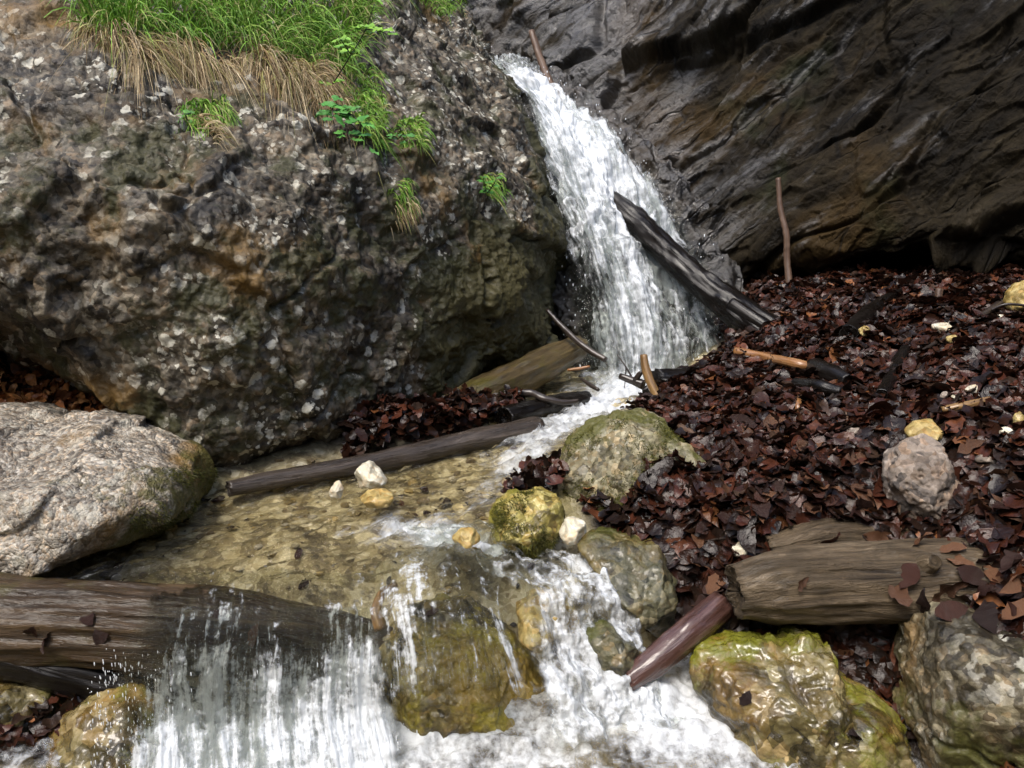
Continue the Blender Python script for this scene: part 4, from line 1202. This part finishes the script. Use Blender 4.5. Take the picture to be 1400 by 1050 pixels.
def f_fall(u, v, G):
    f = .42 + .40 * sstep(.0, .25, v) + .0 * u
    f = f - .55 * (1 - edge(u, .16, .9)) + .2 * np.exp(-((u - .5) / .28) ** 2)
    f = f - .32 * sstep(.42, .7, v) * (1 - sstep(.85, .95, v)) - .25 * sstep(.35, 0, u) * sstep(.4, .7, v) * (v < .9)
    f = f + .45 * sstep(.86, .95, v)
    return f
water_sheet('waterfall', 'white waterfall dropping through the gap between boulder and cliff', FALL, 420, 240, M['fall'], f_fall, amp=.03, freq=(15, 3), lump=.055, lumpf=6)
FALL2 = [[(a + 3, b - 2, c - .05) for (a, b, c) in r] for r in FALL]
water_sheet('waterfall', 'thin front strands of the white waterfall', FALL2, 320, 200, M['fall'], lambda u, v, G: f_fall(u, v, G) - .24, amp=.04, freq=(12, 2.5), lump=.035, lumpf=7, offset=4.4)
# rock step that the water runs down
LED = [[(c[0] + (i - 2) * 22, c[1] + 2, c[2] + .1) for i, c in enumerate(r)] for r in FALL]
LG, LN = patch(LED, 200, 160)
LV = LG + LN * (.05 * fbm(LG * 5, 4, ridge=True) + .02 * fbm(LG * 18, 3))[..., None]
LS = np.stack([LG @ ax, LG @ bx_, LG @ cz_], -1)
tagit(mk('rock_step', LV, gridfaces(200, 160), M['cliff'], vattr={'strata': LS}, fattr={'wet': np.full(LV.shape[:2], .2)}), 'dark wet rock step behind the waterfall', 'rock', kind='structure')

# upper stream surface
def heightwater(name, label, pts, xr, yr, step, inside, mat, foam_glint_fn, ripple=.006, ang=.9, freq=(6, 20)):
    A = np.array(pts, float)
    Wp = Pz(A[:, 0], A[:, 1], A[:, 2])
    ww = rbf_fit(Wp[:, :2], A[:, 2], .03)
    xs = np.arange(xr[0], xr[1], step); ys = np.arange(yr[0], yr[1], step)
    X, Y_ = np.meshgrid(xs, ys)
    Z = rbf_eval(Wp[:, :2], ww, np.stack([X.ravel(), Y_.ravel()], -1)).reshape(X.shape)
    ca, sa = math.cos(ang), math.sin(ang)
    al = X * ca + Y_ * sa; ac = -X * sa + Y_ * ca
    q = np.stack([al * freq[0], ac * freq[1], 0 * al], -1)
    px, py = proj(np.stack([X, Y_, Z], -1))
    fm = foam_glint_fn(px, py)
    Z = Z + ripple * (fbm(q, 4) + .4 * fbm(q * 2.7 + 4, 3)) * (1 + 2.2 * np.clip(fm, 0, 1))
    F = gridfaces(len(ys), len(xs))[:, ::-1]
    ok = inside(px, py, X, Y_)
    F = F[ok.ravel()[F].all(1)]
    usedv = np.unique(F)
    rm = np.full(X.size, -1); rm[usedv] = np.arange(len(usedv))
    V = np.stack([X, Y_, Z], -1).reshape(-1, 3)[usedv]
    o = mk(name, V, rm[F], mat, fattr={'foam_glint': fm.ravel()[usedv], 'body': np.ones(len(usedv))}, vattr={'flow': np.stack([ac, al, 0 * al], -1).reshape(-1, 3)[usedv]})
    return tagit(o, label, 'water', kind='structure')

def poly_in(px, py, poly):
    poly = np.array(poly, float)
    ins = np.zeros(px.shape, bool)
    j = len(poly) - 1
    for i in range(len(poly)):
        xi, yi = poly[i]; xj, yj = poly[j]
        c = ((yi > py) != (yj > py)) & (px < (xj - xi) * (py - yi) / (yj - yi + 1e-12) + xi)
        ins ^= c
        j = i
    return ins

def gau(px, py, cx_, cy_, sx, sy, rot=0):
    a = math.radians(rot)
    u = (px - cx_) * math.cos(a) + (py - cy_) * math.sin(a)
    v = -(px - cx_) * math.sin(a) + (py - cy_) * math.cos(a)
    return np.exp(-(u / sx) ** 2 - (v / sy) ** 2)

def f_up(px, py):
    f = .25 + .85 * gau(px, py, 870, 535, 75, 30) + .6 * gau(px, py, 790, 568, 90, 14, -20) + .5 * gau(px, py, 720, 625, 60, 22, -30)  # base level paints pale streaks as reflected highlight lines, the spots are foam
    f += .28 * gau(px, py, 640, 690, 60, 16, -20) + .8 * gau(px, py, 640, 745, 100, 18, 12) + .2 * gau(px, py, 560, 720, 80, 14, 0)
    return f
heightwater('stream', 'shallow clear stream running over the yellow gravel bed', [
    (0, 790, .35), (200, 790, .352), (440, 795, .352), (540, 770, .352), (300, 720, .353), (450, 700, .355), (600, 690, .362), (650, 640, .372), (560, 660, .365),
    (700, 620, .385), (800, 575, .41), (850, 540, .42), (740, 590, .41), (900, 515, .43), (980, 500, .43), (640, 745, .345), (0, 740, .352), (760, 520, .43), (-200, 790, .35)],
    (-1.6, 1.1), (1.45, 3.6), .006,
    lambda px, py, X, Y_: poly_in(px, py, [(-250, 790), (520, 800), (560, 765), (680, 760), (760, 720), (800, 640), (900, 590), (1010, 520), (990, 480), (780, 480), (600, 560), (250, 640), (-250, 730)]),
    M['stream'], f_up, ripple=.010, ang=.75, freq=(9, 26))

def f_lo(px, py):
    f = .18 + .55 * gau(px, py, 600, 1010, 230, 80) + .55 * gau(px, py, 930, 950, 130, 70, 30) + .6 * gau(px, py, 340, 1030, 200, 90) + .3 * gau(px, py, 1000, 1010, 150, 60)
    return f
heightwater('pool', 'foaming white pool below the cascades', [
    (0, 1000, .11), (300, 985, .13), (500, 1000, .12), (700, 980, .13), (850, 950, .15), (960, 940, .16), (1000, 1040, .12), (1250, 1045, .1), (300, 1060, .09), (700, 1060, .1), (900, 920, .18), (100, 980, .12)],
    (-1.3, 1.2), (.7, 1.62), .005,
    lambda px, py, X, Y_: poly_in(px, py, [(150, 955), (500, 940), (735, 930), (830, 915), (900, 880), (960, 880), (1100, 960), (1260, 1010), (1500, 1300), (1500, 2400), (-900, 2400), (-300, 1100)]),
    M['pool'], f_lo, ripple=.007, ang=1.9, freq=(16, 12))

CAS = [
    [(c, 780 - (i == 5) * 8, 1.60) for i, c in enumerate((195, 215, 300, 400, 480, 555))],
    [(c, 801, 1.52) for c in (195, 215, 300, 400, 480, 550)],
    [(c, 828, 1.45) for c in (185, 215, 300, 400, 480, 540)],
    [(c, 872, 1.408) for c in (160, 205, 300, 400, 480, 535)],
    [(c, 917, 1.388) for c in (140, 200, 300, 400, 480, 538)],
    [(130, 979, 1.37), (200, 977, 1.365), (300, 985, 1.36), (400, 980, 1.362), (480, 977, 1.365), (550, 970, 1.37)],
    [(140, 1035, 1.31), (200, 1034, 1.31), (300, 1042, 1.30), (400, 1036, 1.31), (490, 1034, 1.31), (570, 1026, 1.32)],
    [(140, 1085, 1.27), (200, 1085, 1.26), (300, 1090, 1.26), (400, 1086, 1.26), (490, 1084, 1.26), (580, 1076, 1.27)],
]
def f_cas(u, v, G):
    v = v + .10 * fbm(np.stack([u * 7, 0 * u, 0 * u + 3.3], -1), 3)
    f = .12 + .30 * sstep(.2, .32, v) * sstep(.12, .3, u) + .34 * sstep(.38, .6, v) + .3 * sstep(.6, .8, v)  # lip term paints white patches in place of sky glints, lower terms are foam
    f = f - .65 * sstep(.32, .04, u) * sstep(1.2, .3, v) + .06 * sstep(.6, .9, u)
    return f
water_sheet('cascade', 'glittering curtain of water pouring over the thick left log', CAS, 300, 420, M['cascade'], f_cas, amp=.013, freq=(20, 3), lump=.014, lumpf=12)
CAS2 = [[(a, b, c - .03 * min(1, i / 3)) for (a, b, c) in r] for i, r in enumerate(CAS)][2:]
water_sheet('cascade', 'front strands of the curtain of water over the thick left log', CAS2, 240, 420, M['cascade'], lambda u, v, G: f_cas(u, .35 + .65 * v, G) - .27, amp=.016, freq=(22, 2.5), lump=.01, lumpf=16, offset=3.3)
CHU = [
    [(535, 722, 1.79), (580, 716, 1.81), (640, 716, 1.82), (680, 722, 1.82)],
    [(575, 742, 1.70), (630, 738, 1.715), (695, 740, 1.73), (750, 744, 1.74)],
    [(640, 768, 1.60), (700, 766, 1.62), (760, 764, 1.65), (810, 766, 1.68)],
    [(685, 812, 1.51), (745, 804, 1.525), (805, 800, 1.56), (855, 802, 1.60)],
    [(705, 868, 1.44), (765, 856, 1.465), (825, 852, 1.51), (882, 855, 1.55)],
    [(725, 930, 1.39), (785, 918, 1.415), (845, 912, 1.455), (905, 905, 1.51)],
    [(740, 985, 1.34), (800, 975, 1.36), (870, 965, 1.40), (950, 950, 1.46)],
    [(750, 1035, 1.30), (815, 1025, 1.32), (890, 1012, 1.36), (985, 990, 1.42)],
]
def f_chu(u, v, G):
    f = .26 + .42 * sstep(.08, .4, v) * (.5 + .5 * sstep(.05, .35, u)) + .15 * sstep(.6, 1, v)
    return f - .3 * (1 - edge(u, .1, .93))
water_sheet('rapids', 'white rapids tumbling between the ochre rock and the leaf bank', CHU, 300, 260, M['rapids'], f_chu, amp=.016, freq=(12, 6), lump=.034, lumpf=13)
FILM = [
    [(500, 775, 1.62), (560, 752, 1.68), (630, 750, 1.70), (700, 770, 1.66)],
    [(500, 800, 1.50), (555, 775, 1.52), (630, 775, 1.53), (695, 795, 1.54)],
    [(500, 845, 1.40), (555, 810, 1.40), (630, 812, 1.40), (705, 840, 1.45)],
    [(510, 905, 1.345), (565, 870, 1.335), (640, 875, 1.33), (728, 900, 1.39)],
    [(525, 970, 1.32), (575, 955, 1.30), (650, 955, 1.295), (745, 955, 1.34)],
]
water_sheet('water_film', 'thin sheet of water running over the ochre rock in the middle', FILM, 160, 160, M['cascade'], lambda u, v, G: .2 + .5 * np.abs(u - .5) * 1.7 * sstep(.2, .6, v) + .12 * sstep(.15, .3, v) * sstep(.5, .35, v), amp=.008, freq=(22, 3), offset=8.1)

# flying drops
def drops(name, label, pos, size, stretch=None):
    D, F = ico(2)
    n = len(pos)
    st = np.ones((n, 3)) if stretch is None else stretch
    V = pos[:, None] + D[None] * size[:, None, None] * st[:, None]
    FF = (np.arange(n) * len(D))[:, None, None] + F[None]
    return tagit(mk(name, V.reshape(-1, 3), FF.reshape(-1, 3), M['drop']), label, 'spray', kind='stuff')
FG, FN = patch(FALL, 60, 40)
k = rng.integers(5, 60, 350); e = np.where(rng.random(350) < .6, np.clip(rng.normal(36, 3, 350), 0, 39), np.clip(rng.normal(3, 3, 350), 0, 39)).astype(int)
pos = FG[k, e] + rng.normal(0, .03, (350, 3)) + FN[k, e] * .04
drops('spray', 'flying white drops beside the waterfall', pos, rng.uniform(.001, .0028, 350), np.stack([np.ones(350), np.ones(350), rng.uniform(1, 3, 350)], -1))
KG, KN = patch(CAS, 60, 80)
k = rng.integers(20, 60, 600); e = rng.integers(0, 80, 600)
k = rng.integers(30, 60, 600); e = np.where(rng.random(600) < .55, rng.integers(0, 26, 600), e)
pos = KG[k, e] + rng.normal(0, .012, (600, 3)) + KN[k, e] * rng.uniform(.005, .035, (600, 1))
drops('spray', 'flying drops in front of the left cascade', pos, rng.uniform(.0004, .0011, 600), np.stack([np.ones(600), np.ones(600), rng.uniform(1, 6, 600)], -1))

# ------------------------------------------------------------------ grass and herbs on the boulder
def blades(root, d0, L, wdt, grav, cols, segs=6):
    n = len(root)
    t = np.linspace(0, 1, segs)
    d0 = d0 / np.linalg.norm(d0, axis=1)[:, None]
    C = root[:, None] + (d0 * L[:, None])[:, None] * t[None, :, None]
    drop = grav[:, None] * L[:, None] * t[None] ** 2
    C[..., 2] -= drop
    C += (rng.normal(0, .05, (n, 1, 3)) * L[:, None, None]) * (t ** 2)[None, :, None]
    T = np.gradient(C, axis=1)
    side = np.cross(T, rng.normal(size=(n, 1, 3)) * .6 + (CAM - root)[:, None] / 2.5)
    side /= np.linalg.norm(side, axis=-1)[..., None] + 1e-9
    wt = wdt[:, None] * np.clip(1 - t[None] ** 1.6, .06, 1)
    V = np.stack([C - side * wt[..., None], C + side * wt[..., None]], 2).reshape(-1, 3)
    i = np.arange(n * segs * 2).reshape(n, segs, 2)
    F = np.stack([i[:, :-1, 0], i[:, 1:, 0], i[:, 1:, 1], i[:, :-1, 1]], -1).reshape(-1, 4)
    rest = np.zeros((len(V), 3))
    return V, F, rest, np.repeat(cols, segs * 2, 0)

def pick_roots(poly, n, seed=0):
    m = poly_in(BPX, BPY, poly) & (np.sum(BNd * (BV - CAM), -1) < .4)
    idx = np.argwhere(m)
    # weight by visible size so that the tuft is even over the rock
    s = idx[rng.integers(0, len(idx), n)]
    return BV[s[:, 0], s[:, 1]], BNd[s[:, 0], s[:, 1]]
GREEN = np.array([(.36, .36, .15), (.16, .34, .04), (.21, .42, .06), (.11, .26, .04), (.28, .44, .09), (.17, .37, .05), (.22, .42, .06)])
STRAW = np.array([(.42, .33, .19), (.5, .41, .25), (.30, .22, .12), (.22, .15, .07), (.55, .48, .32), (.3, .3, .1)])
def colr(pal, n):
    return pal[rng.integers(0, len(pal), n)] * rng.uniform(.7, 1.3, (n, 1))

def tuft(label, gpoly, ng, Lg, dpoly=None, nd=0, Ld=(.1, .2), up=.9, grav=(.5, 1.1), lean=(0, 0, 0), gw=(.001, .0034)):
    R, Nn = pick_roots(gpoly, ng)
    base = R.mean(0)
    e = empty('grass_tuft', base)
    tagit(e, label, 'grass', 'grass tufts on the boulder')
    clump = fbm(R * 14, 2)
    d = Nn * .6 + np.array([0, -.15, up]) + np.array(lean) + rng.normal(0, .28, (ng, 3)) + np.stack([clump, 0 * clump, 0 * clump], -1) * .5
    L = rng.uniform(*Lg, ng) * (1 + .5 * clump)
    V, F, rs, c = blades(R, d, L, rng.uniform(*gw, ng), rng.uniform(*grav, ng), colr(GREEN, ng))
    o = mk('green_blades', V, F, M['blade'], parent=e, vattr={'rest': rs}, cattr={'tint': c})
    o['kind'] = 'stuff'
    if nd:
        nc_ = max(4, nd // 75)
        Rc, Nc = pick_roots(dpoly, nc_)
        dc = Nc * .8 + np.array([.1, -.25, -.1]) + rng.normal(0, .35, (nc_, 3))
        Lc = rng.uniform(*Ld, nc_)
        k_ = rng.integers(0, nc_, nd)
        R = Rc[k_] + rng.normal(0, .014, (nd, 3))
        d = dc[k_] + rng.normal(0, .17, (nd, 3))
        L = Lc[k_] * rng.uniform(.5, 1.25, nd)
        V, F, rs, c = blades(R, d, L, rng.uniform(.0009, .0019, nd), rng.uniform(.7, 1.5, nd), colr(STRAW, nd), 7)
        o = mk('dry_blades', V, F, M['blade'], parent=e, vattr={'rest': rs}, cattr={'tint': c})
        o['kind'] = 'stuff'
    return e
tuft('large green grass tussock with straw hanging down over the top of the big boulder',
     [(110, -60), (330, -70), (520, -60), (500, 60), (470, 110), (400, 90), (300, 70), (200, 60), (110, 40)], 5200, (.1, .25),
     [(95, 25), (200, 55), (300, 70), (400, 90), (450, 110), (430, 135), (330, 100), (230, 95), (150, 70)], 3300, (.05, .27))
tuft('tuft of yellow-green grass at the top centre between boulder and cliff',
     [(560, -50), (640, -60), (632, 15), (600, 25), (570, 5)], 1500, (.05, .13), [(575, 10), (630, 10), (625, 35), (600, 40)], 350, (.05, .1))
tuft('small mossy grass clump hanging below the straw on the boulder',
     [(250, 140), (310, 132), (318, 165), (285, 180), (250, 170)], 520, (.03, .075), [(258, 165), (310, 165), (285, 185)], 160, (.05, .12), up=.3, grav=(.8, 1.4))
tuft('strip of grass and straw trailing down the boulder right of the tussock',
     [(455, 90), (510, 90), (530, 160), (520, 205), (495, 190), (470, 140)], 900, (.04, .085), [(410, 110), (450, 120), (465, 160), (440, 160)], 500, (.1, .2), up=.4, grav=(.7, 1.3))
tuft('small bright green grass sprig on the bare boulder face, farther right',
     [(540, 165), (575, 160), (578, 200), (550, 205)], 330, (.03, .07), up=.3, grav=(.6, 1.2))
tuft('lowest dry grass sprig on the boulder face',
     [(530, 260), (560, 240), (570, 285), (550, 295)], 160, (.025, .055), [(535, 270), (565, 280), (560, 320)], 110, (.04, .07), up=.3, grav=(.8, 1.4))
tuft('tiny grass and moss sprig beside the wet streak near the waterfall',
     [(655, 240), (685, 235), (690, 265), (665, 275)], 200, (.03, .06), up=.3, grav=(.6, 1.2))

def herb(label, stems, leafsz, nleaf, mat=M['herb'], col=((.08, .22, .03),)):
    b = P(*stems[0][0])
    e = empty('herb', b)
    tagit(e, label, 'plant', 'green herbs on the boulder')
    for st in stems:
        W = P(*np.array(st, float).T)
        mk_tube('stem', *tube(None, [.0022, .0018, .001], du=.01, around=8, bark=.02, world=cr(W, 8)), M['darkstick'], parent=e)
        C = cr(W, nleaf)
        for k_ in range(nleaf):
            for sgn in ((-1, 1) if k_ < nleaf - 1 else (1,)):
                hd = np.array([sgn * rng.uniform(.6, 1), -.4 + rng.normal(0, .3), rng.normal(.15, .3)])
                nr = np.array([rng.normal(0, .3), -.55, .9])
                s_ = leafsz * rng.uniform(.7, 1.2)
                pos = C[k_] + hd / np.linalg.norm(hd) * s_ * .5
                V, F, R = leaves_geo(pos[None], nr[None], np.array([s_]), .15, .3, hd[None])
                cc = np.array(col[rng.integers(0, len(col))]) * rng.uniform(.75, 1.3)
                mk('leaf', V, F, M['herb'], parent=e, vattr={'rest': R}, cattr={'tint': np.tile(cc[None], (27, 1))})
    return e
herb('sapling with bright yellow-green leaves leaning up at the top of the boulder', [[(455, 115, 2.7), (480, 75, 2.66), (500, 40, 2.64), (512, 5, 2.62)], [(480, 75, 2.66), (470, 60, 2.62), (462, 50, 2.6)], [(500, 40, 2.64), (518, 42, 2.6), (530, 48, 2.58)]], .042, 4, col=((.2, .4, .05), (.16, .36, .04)))
herb('broad-leaved green herb hanging at the lower end of the grass strip', [[(455, 150, 2.45), (470, 170, 2.42), (480, 195, 2.4)], [(460, 150, 2.45), (490, 180, 2.42), (505, 205, 2.42)], [(455, 140, 2.46), (455, 160, 2.42), (460, 185, 2.4)], [(470, 150, 2.45), (485, 160, 2.42), (495, 172, 2.4)]], .045, 4, col=((.07, .24, .05), (.1, .3, .06)))
herb('two-leaved green seedling on the bare boulder right of the broad herb', [[(545, 190, 2.72), (538, 186, 2.68), (530, 186, 2.66)], [(545, 190, 2.72), (550, 184, 2.68), (556, 186, 2.66)]], .03, 2, col=((.09, .28, .06),))
herb('tiny fern-like plant beside the wet streak near the waterfall', [[(665, 262, 3.0), (662, 250, 2.98), (660, 240, 2.96)], [(668, 262, 3.0), (675, 252, 2.98), (678, 245, 2.97)]], .03, 3, col=((.06, .2, .03),))
herb('single small green plant beside the hanging grass clump', [[(256, 165, 2.2), (254, 158, 2.17), (250, 152, 2.16)]], .03, 3, col=((.1, .26, .05),))

# moss cushions on stones (parts of their stones)
def moss(parent, V, N, sel, n, L=(.004, .01), cols=((.07, .075, .012), (.1, .1, .015), (.045, .05, .01))):
    idx = np.nonzero(sel)[0]
    s = idx[rng.integers(0, len(idx), n)]
    R = V[s] + rng.normal(0, .002, (n, 3))
    d = N[s] + rng.normal(0, .5, (n, 3))
    cc = np.array(cols)[rng.integers(0, len(cols), n)] * rng.uniform(.7, 1.3, (n, 1))
    Vb, F, rs, c = blades(R, d, rng.uniform(*L, n), rng.uniform(.0006, .0012, n), rng.uniform(.1, .5, n), cc, 3)
    o = mk('moss', Vb, F, M['blade'], parent=parent, vattr={'rest': rs}, cattr={'tint': c})
    o['kind'] = 'stuff'
for (ob, V, N), th, n in ((r_mid, .06, 9000), (r_yel, .05, 4000), (r_pale, .12, 5000)):
    px_, py_ = proj(V)
    q = fbm(V * 11 + 2, 4)
    sel = (q > th) & (N[:, 1] < .35)
    if ob is r_pale[0]:
        sel = (q > -.12) & (px_ > 175) & (py_ > 640)
    moss(ob, V, N, sel, n)
